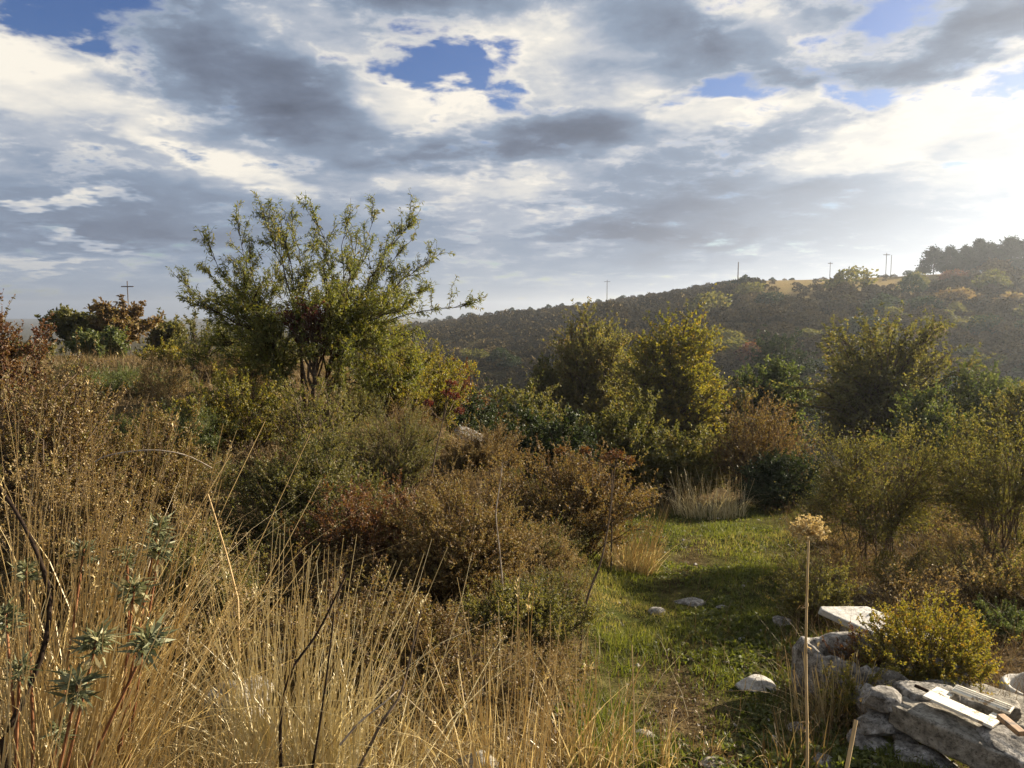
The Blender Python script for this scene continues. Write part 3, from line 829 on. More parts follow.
# --- right foreground
put(795, 965, 416, 7.6, 'multi_stem_shrub', 'large many-stemmed shrub with thin yellowing leaves right of the path', 'shrub', 'yellow_olive', 161, nbr=170, ntw=12, nlf=7, ll=.027, lw=.012, low=.06, multi=17, stick=.9, amp=.2, br_r=.0085)
put(935, 1075, 420, 7.0, 'multi_stem_shrub', 'grey-stemmed shrub with hazy foliage at the right edge', 'shrub', 'yellow_olive', 162, nbr=150, ntw=12, nlf=7, ll=.027, lw=.012, low=.06, multi=15, stick=.9, br_r=.008)
put(930, 1060, 540, 6.0, 'dry_bush', 'twiggy brown undergrowth bush below the right edge shrub', 'bush', 'tan', 163, nbr=80, ntw=11, nlf=6, ll=.02, lw=.01, stick=.8)
put(852, 1002, 600, 4.12, 'small_bush', 'small yellow bush with russet base growing out of the rubble', 'bush', 'yellow', 164, nbr=130, ntw=12, nlf=18, ll=.015, lw=.008, low=.1, amp=.14)
put(822, 905, 630, 4.25, 'small_bush', 'low russet bush growing inside the stone trough', 'bush', 'rust', 165, nbr=60, ntw=10, nlf=14, ll=.014, lw=.007)
put(970, 1050, 612, 5.2, 'small_bush', 'low fresh green bush behind the white basin', 'bush', 'green', 166, nbr=60, ntw=10, nlf=14, ll=.018, lw=.008)

put(815, 885, 655, 3.85, 'small_bush', 'thin yellowish tuft bush against the near side of the stone trough', 'bush', 'yellow', 167, nbr=40, ntw=10, nlf=12, ll=.013, lw=.006)
put(395, 470, 348, 13.0, 'leafy_bush', 'fresh yellow-green bush right of the tree, nearest the hill foot', 'bush', 'yellow', 168, group=G1, nbr=70, ntw=10, nlf=14, ll=.05, lw=.02)
# --- small bushes filling the gaps
def fillers():
    rng = np.random.default_rng(444)
    spec = [('filler_bush', 'small brown dry bush filling a gap between the bigger bushes on the bank', 'small brown bushes on the bank', 'brown', 201, .020, .009),
            ('filler_bush', 'small olive bush filling a gap between the bigger bushes on the bank', 'small olive bushes on the bank', 'olive', 202, .022, .010),
            ('filler_bush', 'small straw-coloured bush filling a gap between the bigger bushes on the bank', 'small straw-coloured bushes on the bank', 'tan', 203, .022, .008)]
    protos = [plant('low_bush', lab, 'bush', (0, 0, 0), .95, .62, lf, group=gr, seed=sd, nbr=60, ntw=11, nlf=11, ll=l, lw=w_, stick=.5) for nm, lab, gr, lf, sd, l, w_ in spec]
    pr2 = plant('low_bush', 'low bare-twigged bush in the leaf litter under the right-hand shrubs', 'bush', (0, 0, 0), .9, .5, 'tan', group='low twiggy bushes under the right-hand shrubs', seed=204, nbr=50, ntw=12, nlf=4, ll=.022, lw=.01, stick=.9)
    pr3 = plant('low_bush', 'low leafy olive bush among the leaf litter under the right-hand shrubs', 'bush', (0, 0, 0), 1.0, .6, 'yellow_olive', group='low leafy bushes under the right-hand shrubs', seed=205, nbr=60, ntw=11, nlf=9, ll=.024, lw=.011, stick=.7)
    spots = []
    t = 0
    while len(spots) < 62 and t < 4000:
        t += 1
        y = rng.uniform(3.6, 15); x = rng.uniform(-.62, .3) * y
        if float(bank_t(x, y)) > .25: continue
        if any((x - a) ** 2 + (y - b) ** 2 < (.1 * b + .1) ** 2 for a, b, _ in spots): continue
        spots.append((x, y, rng.choice(3, p=[.42, .33, .25])))
    rs = []
    while len(rs) < 44:
        y = rng.uniform(5.4, 14); x = rng.uniform(.40, .72) * y
        if any((x - a) ** 2 + (y - b) ** 2 < .5 for a, b, _ in rs): continue
        rs.append((x, y, 3 if rng.uniform() < .5 else 4))
    for i in range(26):                                     # along the lip of the bank
        y = 3.7 + 6 * rng.uniform(0, 1) ** 1.2
        xe = [x for x in np.arange(-1, 2, .04) if bank_t(x, y) > rng.uniform(.2, .6)]
        spots.append((float(xe[0]), float(y), rng.choice(3, p=[.42, .36, .22])))
    used = set(); protos.extend((pr2, pr3))
    for x, y, k in spots + rs:
        o = protos[k] if k not in used else copy_tree(protos[k])
        used.add(k)
        lip = k < 3 and float(bank_t(x, y)) > .05
        s = rng.uniform(.65, 1.2) * (1 if k < 3 else .8) * (.62 if lip else 1) * (1 if y < 8 else .85)
        o.location = (x, y, float(gz(x, y)) - .04); o.rotation_euler = (0, 0, rng.uniform(0, 6.28)); o.scale = (s * rng.uniform(.9, 1.25), s, s * rng.uniform(.8, 1.2))


fillers()


# ------------------------------------------------------------------ stones
def ico(sub):
    import bmesh
    bm = bmesh.new(); bmesh.ops.create_icosphere(bm, subdivisions=sub, radius=1)
    v = np.array([a.co[:] for a in bm.verts]); f = np.array([[a.index for a in t.verts] for t in bm.faces]); bm.free()
    return v, f


ICO = ico(5)
ICO3 = ico(3)


def rotz(v, a):
    c, s = math.cos(a), math.sin(a)
    return np.stack([v[:, 0] * c - v[:, 1] * s, v[:, 0] * s + v[:, 1] * c, v[:, 2]], 1)


def rock_shape(size, seed, cuts=9, boxy=.0, rough=.035, lod=0):
    r = np.random.default_rng(seed)
    v, f = ICO if lod == 0 else ICO3
    d = nrm(v)
    v = d.copy()
    if boxy > 0:
        p = 2 + boxy * 10
        v = d / (np.sum(np.abs(d) ** p, axis=1, keepdims=True) ** (1 / p))
    for k in range(cuts):                       # broken facets
        n = nrm(r.normal(0, 1, 3)); h = r.uniform(.62, .95) * (1.1 if boxy else 1)
        t = v @ n - h
        v = v - np.where(t > 0, t * .97, 0)[:, None] * n
    for a, fr in ((rough * 1.6, 2.3), (rough, 5), (rough * .6, 11), (rough * .35, 23)):
        w = 0
        for k in range(4):
            q = r.normal(0, fr, 3); w = w + np.sin(v @ q + r.uniform(0, 6.28))
        v = v + d * (w * a * .5)[:, None]
    return v * np.asarray(size) / 2, f


def stone(name, label, px, py, d, size, seed, mat='stone', group=None, rz=0.0, tilt=(0, 0), cuts=13, boxy=0.0, rough=.02, z=None, cat='stone', lod=0):
    """a stone whose centre is seen at (px,py) at depth d; z overrides height"""
    c = P(px, py, d)
    if z is not None: c[2] = z
    v, f = rock_shape(size, seed, cuts, boxy, rough, lod)
    ax, ay = tilt
    c1, s1 = math.cos(ax), math.sin(ax)
    v = np.stack([v[:, 0], v[:, 1] * c1 - v[:, 2] * s1, v[:, 1] * s1 + v[:, 2] * c1], 1)
    c1, s1 = math.cos(ay), math.sin(ay)
    v = np.stack([v[:, 0] * c1 + v[:, 2] * s1, v[:, 1], -v[:, 0] * s1 + v[:, 2] * c1], 1)
    v = rotz(v, rz)
    mb = MB(); mb.add(v, [f], .5)
    o = mb.build(name, M[mat], None, True, c)
    return tag(o, label, cat, group)


GP = 'stones of the rubble pile'
GS = 'loose stones in the grass'
# pile
stone('rubble_stone', 'pale mottled grey stone topping the left end of the pile', 881, 699, 3.55, (.2, .18, .125), 1, group=GP, rz=.3)
stone('rubble_stone', 'lichen-spotted stone under the pale mottled one', 880, 724, 3.52, (.21, .18, .105), 2, group=GP, rz=-.2, boxy=.2)
stone('rubble_stone', 'long stone slanting down at the foot of the pile', 884, 757, 3.45, (.36, .22, .15), 3, group=GP, rz=-.5, tilt=(.1, .45))
stone('rubble_stone', 'small grey wedge stone between the left stones and the long slab', 909, 731, 3.5, (.09, .1, .12), 4, group=GP, rz=.4)
stone('rubble_stone', 'small brown stone wedged low in the pile', 903, 745, 3.48, (.13, .15, .14), 5, group=GP)
stone('rubble_stone', 'blocky dark stone below the long slab', 928, 764, 3.34, (.29, .22, .13), 6, group=GP, rz=-.35, tilt=(0, .3), boxy=.4)
stone('rubble_stone', 'darker stone behind the pale mottled one', 866, 703, 3.75, (.16, .16, .2), 7, group=GP)
stone('rubble_stone', 'grey block lying behind the long slab', 926, 697, 3.62, (.26, .16, .12), 8, group=GP, rz=.12, boxy=.7, cuts=3, rough=.015)
stone('rubble_stone', 'stone at the right end of the pile beside the orange wood', 1010, 757, 3.2, (.22, .3, .2), 9, group=GP, boxy=.3)
stone('rubble_stone', 'broad base stone hidden under the long slab', 980, 782, 3.4, (.42, .3, .24), 10, group=GP, boxy=.4)
stone('rubble_stone', 'pale stone filling the pile behind the painted board', 985, 712, 3.7, (.3, .22, .18), 12, 'dressed', group=GP, boxy=.6, cuts=4, rz=-.5)
# dressed slabs
def rbox(L, Wd, T, bev, n=22):
    """surface grid of a rounded box"""
    t = np.linspace(-1, 1, n)
    U, V = np.meshgrid(t, t); U = U.ravel(); V = V.ravel(); O = np.ones_like(U)
    vs = []; fs = []; k = 0
    idx = np.arange(n * n).reshape(n, n)
    q = np.stack([idx[:-1, :-1], idx[:-1, 1:], idx[1:, 1:], idx[1:, :-1]], -1).reshape(-1, 4)
    for c, fl in (((U, V, O), 0), ((U, V, -O), 1), ((U, O, V), 1), ((U, -O, V), 0), ((O, U, V), 0), ((-O, U, V), 1)):
        vs.append(np.stack(c, 1)); fs.append((q[:, ::-1] if fl else q) + k); k += n * n
    v = np.concatenate(vs); f = np.concatenate(fs)
    key = np.round(v * 1000).astype(int)
    _, first, inv = np.unique(key, axis=0, return_index=True, return_inverse=True)
    v = v[first] * np.array([L, Wd, T]) / 2; f = inv.ravel()[f]
    inner = np.array([L, Wd, T]) / 2 - bev
    c = np.clip(v, -inner, inner)
    d = nrm(v - c)
    return c + d * bev, d, f


def slab(name, label, cat, cen, L, Wd, T, rz, mat, seed, tilt=(0, 0), rough=.004, bev=.012, chips=5, n=30, shear=0.0):
    r = np.random.default_rng(seed)
    v, d, f = rbox(L, Wd, T, bev, n)
    for k in range(chips):
        nn = nrm(np.array([r.choice([-1, 1]), r.choice([-1, 1]), r.choice([-1, .9])]) * r.uniform(.3, 1, 3))
        h = np.max(v @ nn) - r.uniform(.008, .03)
        t = v @ nn - h
        v = v - np.where(t > 0, t, 0)[:, None] * nn
    for fr, a in ((8, rough * 2), (22, rough), (55, rough * .6)):
        w = 0
        for k in range(4):
            w = w + np.sin(v @ r.normal(0, fr, 3) + r.uniform(0, 6.28))
        v = v + d * (w * a * .5)[:, None]
    v[:, 0] += shear * v[:, 1]
    mb = MB(); mb.add(v, [f], .5)
    o = mb.build(name, M[mat], None, True, cen)
    o.rotation_euler = (tilt[0], tilt[1], rz)
    return tag(o, label, cat)


SLZ = P(958, 719, 3.36) - np.array([0, 0, .07])
slab('stone_slab', 'long thick dressed slab on top of the rubble pile, under the painted board', 'stone slab', SLZ, .53, .245, .12, math.radians(-50), 'dressed', 41, (math.radians(-2), math.radians(4)), .0022, .012)
wb = P(876, 625, 4.95)
slab('flat_slab', 'flat smooth white slab lying behind the stone trough', 'stone slab', wb, .37, .48, .045, 0.0, 'marble', 42, (math.radians(3), 0), .0006, .005, chips=1, shear=-.56)
slab('rubble_stone', 'squared stone propping up the flat white slab', 'stone', wb - np.array([-.03, -.03, .17]), .4, .3, .28, math.radians(-50), 'stone', 44, (0, 0), .003, .02)
rb = P(1015, 708, 3.75) - np.array([0, 0, .08])
slab('stone_slab', 'big pale dressed slab behind the painted board at the right edge', 'stone slab', rb, .62, .36, .16, math.radians(-42), 'dressed', 43, (0, math.radians(3)), .0022, .012)


# broken painted board lying on the slab: panel with an opening, a loose raised strip
def box_mb(mb, x0, x1, y0, y1, z0, z1):
    v = np.array([[x0, y0, z0], [x1, y0, z0], [x1, y1, z0], [x0, y1, z0], [x0, y0, z1], [x1, y0, z1], [x1, y1, z1], [x0, y1, z1]])
    f = np.array([[3, 2, 1, 0], [4, 5, 6, 7], [0, 1, 5, 4], [1, 2, 6, 5], [2, 3, 7, 6], [3, 0, 4, 7]])
    mb.add(v, [f], .5)


def bevel(o, w=.003):
    b = o.modifiers.new('edge', 'BEVEL'); b.width = w; b.segments = 2
    return o


bd = P(966, 706, 3.42)
bt = thing('painted_board', bd, 'broken board with flaking white paint and a slot lying on the long slab', 'board', rz=math.radians(-52))
bt.rotation_euler = (math.radians(-1), math.radians(4), math.radians(-52))
# local x runs along the slab, y across
m = MB()
box_mb(m, -.15, .15, -.11, -.025, .0, .014)
box_mb(m, -.15, -.07, -.0225, .045, .0005, .0135)
box_mb(m, .10, .15, -.0225, .03, .0005, .0135)
bevel(m.build('panel', M['paintwood'], bt))
m = MB()
box_mb(m, -.085, .16, -.033, .033, .0, .014)
o = m.build('loose_strip', M['paintwood'], bt); o.location = (0, .075, .022); o.rotation_euler = (math.radians(6), math.radians(-1), math.radians(3)); bevel(o)
for gy in (-.018, .0, .016):
    mm = MB(); box_mb(mm, -.08, .155, gy, gy + .005, .0145, .018)
    q = mm.build('bead', M['paintwood'], o); bevel(q, .0015)
m = MB(); box_mb(m, -.22, -.155, -.04, -.028, .0, .015)
bevel(m.build('dark_batten', M['blackstem'], bt))


def tube_thing(name, label, cat, pts, r0, r1, mat, k=6, group=None):
    pts = np.asarray(pts, float)
    b = pts[0].copy()
    mb = MB(); tubes(mb, (pts - b)[None], r0, r1, k)
    o = mb.build(name, M[mat], None, True, b)
    return tag(o, label, cat, group)


def smooth_path(pp, n=14):
    pp = np.asarray(pp, float)
    t = np.linspace(0, len(pp) - 1, n)
    i = np.clip(t.astype(int), 0, len(pp) - 2); f = (t - i)[:, None]
    p0 = pp[np.maximum(i - 1, 0)]; p1 = pp[i]; p2 = pp[i + 1]; p3 = pp[np.minimum(i + 2, len(pp) - 1)]
    return .5 * ((2 * p1) + (-p0 + p2) * f + (2 * p0 - 5 * p1 + 4 * p2 - p3) * f ** 2 + (-p0 + 3 * p1 - 3 * p2 + p3) * f ** 3)


a = P(1000, 716, 3.25); b = P(1022, 734, 3.12)
mb = MB(); L_ = float(np.linalg.norm(b - a)); box_mb(mb, 0, L_, -.018, .018, -.012, .012)
o = mb.build('wood_scrap', M['rawwood'], None, False, a); o.rotation_euler = (0, math.asin((a[2] - b[2]) / L_), math.atan2(b[1] - a[1], b[0] - a[0])); bevel(o)
tag(o, 'broken strip of raw orange wood beside the painted board', 'wood scrap')

# stone trough: half-buried hollowed block with a rounded end
def trough(name, label, cat, cen, L, Wd, H, wall, rz, mat, seed, rnd=.5, tilt=0.0, rough=.006):
    r = np.random.default_rng(seed)
    na, prof = 96, 0
    a = np.linspace(0, 2 * math.pi, na, endpoint=False)
    def outline(l, w, rad):                       # rounded at -x end, squarer at +x end
        p = np.where(np.cos(a) < 0, 2.2, 5.0)
        c, s = np.cos(a), np.sin(a)
        k = 1 / (np.abs(c) ** p + np.abs(s) ** p) ** (1 / p)
        return np.stack([c * k * l / 2, s * k * w / 2], 1)
    rings = [(0, 0), (.0, .4), (.0, .75), (.004, .92), (.018, .985), (wall * .5, 1.0), (wall - .014, .985), (wall - .002, .93), (wall + .01, .7), (wall + .03, .35), (wall + .08, .3)]
    V = []
    for ins, z in rings:
        o2 = outline(L - 2 * ins, Wd - 2 * ins, 0)
        V.append(np.concatenate([o2, np.full((na, 1), z * H)], 1))
    V = np.array(V)
    nr = len(rings)
    flat = V.reshape(-1, 3)
    for fr, am in ((5, rough * 2), (14, rough), (40, rough * .5)):
        w = 0
        for k in range(4):
            w = w + np.sin(flat @ r.normal(0, fr, 3) + r.uniform(0, 6.28))
        flat = flat + (w * am * .5)[:, None] * nrm(flat * np.array([1, 1, .3]) + 1e-6)
    # worn, broken rim
    zf = np.clip(flat[:, 2] / H, 0, 1)
    ang = np.arctan2(flat[:, 1], flat[:, 0])
    dent = 0
    for k in range(7):
        dent = dent + np.sin(ang * r.integers(2, 15) + r.uniform(0, 6.28))
    flat[:, 2] -= np.clip(dent * .35, -.3, 1.6) * rough * 1.6 * sstep(.5, .95, zf)
    idx = np.arange(nr * na).reshape(nr, na)
    q = np.stack([idx[:-1], np.roll(idx[:-1], -1, 1), np.roll(idx[1:], -1, 1), idx[1:]], -1).reshape(-1, 4)
    cap = len(flat)
    flat = np.concatenate([flat, [[0, 0, .3 * H]]])
    t = np.stack([idx[-1], np.roll(idx[-1], -1), np.full(na, cap)], -1)
    mb = MB(); mb.add(flat, [q, t], .5)
    o = mb.build(name, M[mat], None, True, cen)
    o.rotation_euler = (0, tilt, rz)
    return tag(o, label, cat)


tc_ = P(872, 656, 4.12)
g_ = float(gz(tc_[0], tc_[1]))
trough('stone_trough', 'half-buried old stone trough with a rounded end among dry grass', 'trough', (tc_[0], tc_[1], tc_[2] - .33), .88, .38, .34, .065, math.radians(-38), 'stone', 51, rough=.016)
wc = P(1062, 696, 4.0)
trough('stone_basin', 'white stone basin with a rounded rim at the right edge', 'basin', (wc[0], wc[1], wc[2] - .19), .6, .42, .22, .05, math.radians(-35), 'marble', 52, rough=.006)

# loose stones
stone('field_stone', 'bright white angular stone lying alone on the green path', 755, 699, 4.35, (.235, .17, .13), 21, 'pale_stone', GS, rz=-.25, cuts=12, z=float(gz(P(755, 699, 4.35)[0], 4.35)) + .02)
for i, (lab, px, py, w, mt) in enumerate([
        ('low grey rock in the turf at the edge of the sunlit grass', 690, 604, .24, 'stone'),
        ('small pale rock left of the low grey rock in the turf', 657, 612, .13, 'stone'),
        ('long flat stone in the shade right of the path', 782, 622, .17, 'stone'),
        ('white pebble-like rock in front of the bright white stone', 770, 722, .05, 'pale_stone'),
        ('thin pale stone between white stone and flower stalk', 799, 730, .14, 'stone'),
        ('rounded grey rock at the bottom edge beside the flower stalk', 822, 764, .19, 'stone'),
        ('pale broken rock at the bottom edge of the path', 712, 766, .15, 'dressed'),
        ('rough tan rock half hidden in straw at the path edge', 643, 738, .17, 'dressed'),
        ('small grey rock beyond the trough, nearest the white slab', 820, 606, .15, 'stone'),
        ('small rock among weeds behind the trough', 800, 595, .12, 'stone'),
        ('dull rock beside the sunken trough end', 806, 690, .1, 'stone'),
        ('flat mossy rock in the shade below the trough', 775, 742, .16, 'stone'),
        ('tiny pale rock above the bright white stone', 742, 640, .08, 'pale_stone'),
        ('grey rock under the multi-stemmed shrub', 872, 592, .2, 'stone'),
        ('small grey rock right of the low grey rock in the turf', 722, 608, .12, 'stone')]):
    h_ = hit(px, py)
    s = w * h_[1] / 4.3 if i in (0, 1, 2) else w
    stone('field_stone', lab, px, py, h_[1], (s * .9, s * .75, s * .36), 60 + i, mt, GS, rz=i * .7, cuts=11, z=h_[2] - s * .03, lod=0)
h_ = hit(236, 708)
stone('field_rock', 'large pale pitted rock showing through the straw at the lower left', 238, 702, 2.95, (.27, .22, .19), 90, 'dressed', rz=.4, cuts=8, rough=.06, cat='rock')
stone('field_rock', 'pale grey rock outcrop on the bank crest among bleached grass', 474, 441, 11.8, (.75, .5, .3), 91, 'stone', rz=-.5, tilt=(0, .4), cuts=10, cat='rock')
stone('field_rock', 'pale rock lying low in the matted straw at the bottom edge', 478, 764, 2.85, (.17, .16, .08), 92, 'dressed', cat='rock')

# ------------------------------------------------------------------ dried allium-like flower and sticks
def flower():
    rng = np.random.default_rng(88)
    d = 2.62
    head = P(809, 526, d)
    gx = P(807, 760, d)[0]
    base = np.array([gx, d, float(gz(gx, d))])
    root = thing('dried_flower', base, 'tall dried flower with a round tan seed head in front of the path', 'flower')
    top = head - base
    pts = smooth_path([np.zeros(3), top * .3 + np.array([.012, .01, 0]), top * .65 + np.array([-.008, -.01, 0]), top - np.array([0, 0, .03])], 10)
    mb = MB(); tubes(mb, pts[None], .0064, .0036, 7) 
    for i_ in (2, 4, 6, 7):
        nd = pts[i_]; up_ = nrm(pts[i_ + 1] - pts[i_])
        tubes(mb, np.array([[nd - up_ * .006, nd, nd + up_ * .006]]), .0068, .0058, 7)
        lf_ = np.array([np.cos(i_ * 2.1), np.sin(i_ * 2.1), -.9])
        leaves(mb, np.repeat(nd[None], 3, 0), np.repeat(lf_[None], 3, 0) + rng.normal(0, .3, (3, 3)), np.array([.05, .035, .06]), np.array([.007, .006, .006]), .5, rng)
    mb.build('stalk', M['stalk'], root, True)
    hd = MB(); n = 190
    dirs = rand_dir(n, rng); dirs = dirs[dirs[:, 2] > -.55]; n = len(dirs)
    r = .056 * rng.uniform(.6, 1.15, n)
    c = top - np.array([0, 0, .03])
    st = np.stack([np.repeat(c[None], n, 0), c + dirs * r[:, None] * .55 + np.array([0, 0, .008]), c + dirs * r[:, None] + np.array([0, 0, .01])], 1)
    tubes(hd, st, .0008, .0006, 3, .3)
    k = 7
    lp = np.repeat(st[:, -1], k, 0)
    leaves(hd, lp, np.repeat(dirs, k, 0) * .5 + rand_dir(n * k, rng), rng.uniform(.007, .013, n * k), rng.uniform(.005, .008, n * k), np.clip(rng.normal(.55, .22, n * k), 0, 1), rng)
    hd.build('seed_head', M['straw'], root)


flower()
p1, p2 = P(846, 772, 2.9), P(856, 720, 2.95)
tube_thing('broken_stalk', 'short broken orange-tan stalk standing left of the rubble pile', 'stalk', [p1, (p1 + p2) / 2, p2], .0085, .0075, 'stalk', 7)

STK = [
    ('dead_weed', 'pale bleached dead stem rising in front of the domed bush', [(504, 640, 4.55), (503, 590, 4.6), (499, 545, 4.6), (496, 515, 4.62), (499, 490, 4.65), (503, 462, 4.65)], .006, .003, 'deadwood'),
    ('dead_weed', 'crooked grey dead stem leaning right before the domed bush', [(582, 620, 4.7), (590, 590, 4.75), (600, 565, 4.75), (606, 538, 4.8), (611, 505, 4.8), (612, 470, 4.85)], .009, .004, 'twig'),
    ('dead_branch', 'curved black dead branch at the lower left behind the spurge', [(3, 740, 2.15), (28, 690, 2.2), (46, 640, 2.25), (49, 595, 2.3), (38, 555, 2.3), (18, 515, 2.35), (-6, 480, 2.4)], .009, .006, 'blackstem'),
    ('dead_branch', 'forked dark stick in front of the thick straw clump', [(281, 770, 2.3), (281, 715, 2.3), (292, 670, 2.3), (318, 632, 2.35), (346, 575, 2.4)], .006, .003, 'blackstem'),
    ('dead_branch', 'dark thin stick leaning in the straw right of the forked one', [(312, 770, 2.3), (322, 710, 2.3), (331, 640, 2.35), (334, 612, 2.35)], .005, .002, 'blackstem'),
    ('dead_branch', 'long grey-brown stick slanting up between two straw clumps', [(358, 770, 2.4), (382, 722, 2.4), (400, 695, 2.45), (412, 650, 2.5), (421, 610, 2.5)], .006, .003, 'twig'),
    ('dead_branch', 'bare pale twig arching over the middle of the bank', [(95, 462, 4.0), (110, 455, 4.0), (150, 450, 4.0), (185, 455, 4.05), (212, 468, 4.1)], .005, .003, 'deadwood'),
    ('dead_branch', 'pale twig pointing right in front of the low brown bush', [(340, 745, 2.4), (360, 722, 2.42), (385, 702, 2.45), (398, 690, 2.5)], .004, .002, 'deadwood'),
    ('dead_weed', 'thin pale stem leaning over the large pale rock', [(238, 600, 3.0), (228, 560, 3.0), (216, 520, 3.0), (208, 494, 3.0)], .004, .0025, 'stalk'),
    ('dead_weed', 'slim reed-like stem standing at the path edge', [(633, 765, 3.0), (634, 720, 3.0), (633, 680, 3.0), (632, 645, 3.0)], .003, .002, 'stalk'),
]
for nm, lab, pp, r0, r1, mt in STK:
    pts = smooth_path([P(*q) for q in pp], 16)
    x, y, z = pts[0]
    g = float(gz(x, y))
    if z > g and 'arching' not in lab and 'pointing' not in lab:            # carry the stem down into the soil
        pts = np.concatenate([[[x - .01, y + .01, g - .03]], pts])
    tube_thing(nm, lab, 'dead weed' if nm == 'dead_weed' else 'dead branch', pts, r0, r1, mt, 6, 'dead stems and sticks on the bank')


def umbel(label, stem, heads, d, seed, mat='red'):
    rng = np.random.default_rng(seed)
    pts = smooth_path([P(px, py, d) for px, py in stem], 12)
    b = pts[0].copy(); b[2] = min(b[2], float(gz(b[0], b[1])))
    root = thing('seed_head_plant', b, label, 'plant')
    mb = MB(); tubes(mb, np.concatenate([[[0, 0, 0]], pts - b])[None], .008, .004, 5)
    for hx, hy, _ in heads:
        e = P(hx, hy, d) - b
        j = pts[8] - b
        tubes(mb, smooth_path([j, (j + e) / 2 + np.array([0, 0, -.03]), e], 6)[None], .004, .003, 4)
    mb.build('stem', M['twig'], root, True)
    for hx, hy, r in heads:
        e = P(hx, hy, d) - b
        h = MB(); n = 120
        dr = rand_dir(n, rng) * np.array([1, 1, .55]); r = r * .62; p = e + dr * r * rng.uniform(.2, 1, (n, 1)) + np.array([0, 0, r * .3])
        leaves(h, p, dr + rng.normal(0, .4, (n, 3)), np.full(n, .022), np.full(n, .014), np.clip(rng.normal(.5, .2, n), 0, 1), rng)
        h.build('seed_head', M[mat], root)


umbel('bare plant with crimson seed heads rising beside the fine green bush', [(432, 475), (436, 450), (442, 425), (446, 400)], [(447, 394, .1), (455, 398, .09), (451, 385, .09), (459, 412, .07), (428, 404, .07)], 7.0, 1)
umbel('brown seed heads on thin stems poking from the domed bush', [(612, 500), (614, 475), (616, 458)], [(617, 456, .12), (608, 460, .1), (628, 462, .1), (585, 452, .08), (560, 452, .09)], 7.0, 2, 'rust')

# ------------------------------------------------------------------ spurge plants
def spurge(label, base, d0, ros, seed):
    rng = np.random.default_rng(seed)
    b = P(base[0], base[1], d0); b[2] = float(gz(b[0], d0)) - .02
    root = thing('spurge_plant', b, label, 'plant', 'spurge plants at the lower left')
    for px, py, d, R in ros:
        e = P(px, py, d) - b
        mid = np.array([e[0] * .35, e[1] * .4, e[2] * .42]) + rng.normal(0, .012, 3)
        pts = smooth_path([np.array([rng.normal(0, .02), rng.normal(0, .02), 0]), mid, e], 12)
        m = MB(); tubes(m, pts[None], .0055, .0038, 6); m.build('stem', M['redstem'], root, True)
        ax = nrm(pts[-1] - pts[-2])
        n = 84
        t = rng.uniform(0, 1, n) ** 1.3
        dirs = rand_dir(n, rng)
        dirs = nrm(dirs - ax * (dirs @ ax)[:, None])
        dirs = nrm(dirs + ax * (rng.uniform(-.25, 1.3, n) * (1 - t * .8))[:, None])
        p = e - ax * (t * .05)[:, None]
        l = MB()
        leaves(l, p, dirs, 1.15 * R * rng.uniform(.4, 1.15, n), R * .15 * rng.uniform(.7, 1.2, n), np.clip(rng.normal(.42, .2, n) - t * .1, 0, 1), rng, .12)
        # some withered ones hang below
        k = 5
        dd = nrm(rand_dir(k, rng) * .6 + np.array([0, 0, -1.0]))
        leaves(l, np.repeat((e - ax * .05)[None], k, 0), dd, np.full(k, R * .9), np.full(k, R * .15), np.full(k, .95), rng)
        l.build('leaf_rosette', M['spurge'], root)


spurge('blue-green spurge with several leaf rosettes on reddish stems at the lower left', (20, 765), 2.15,
       [(78, 682, 2.05, .075), (97, 638, 2.12, .07), (150, 638, 2.1, .075), (26, 566, 2.35, .05), (84, 548, 2.5, .055), (5, 612, 2.2, .06), (20, 664, 2.1, .05), (60, 728, 2.1, .05)], 3)
spurge('smaller grey-green spurge standing behind the lower left one', (110, 720), 2.45,
       [(134, 586, 2.4, .075), (160, 546, 2.5, .065), (159, 523, 2.55, .06), (127, 552, 2.6, .05)], 4)
# ------------------------------------------------------------------ hill: scrub, pines, poles
def blob_mesh(seed, mat, n=700, leaf=.09, tall=.8):
    rng = np.random.default_rng(seed)
    d = rand_dir(n, rng); d[:, 2] = np.abs(d[:, 2]) * 1.0 - .12
    r = lobes(d, seed, .22) * rng.uniform(.72, 1.0, n)
    p = d * r[:, None] * np.array([.5, .5, tall * .55]) + np.array([0, 0, tall * .32])
    mb = MB()
    leaves(mb, p, nrm(d * .5 + rand_dir(n, rng)), leaf * rng.uniform(.7, 1.4, n), leaf * .75 * rng.uniform(.7, 1.3, n), np.clip(rng.normal(.45, .2, n), 0, 1), rng, .1)
    return mb


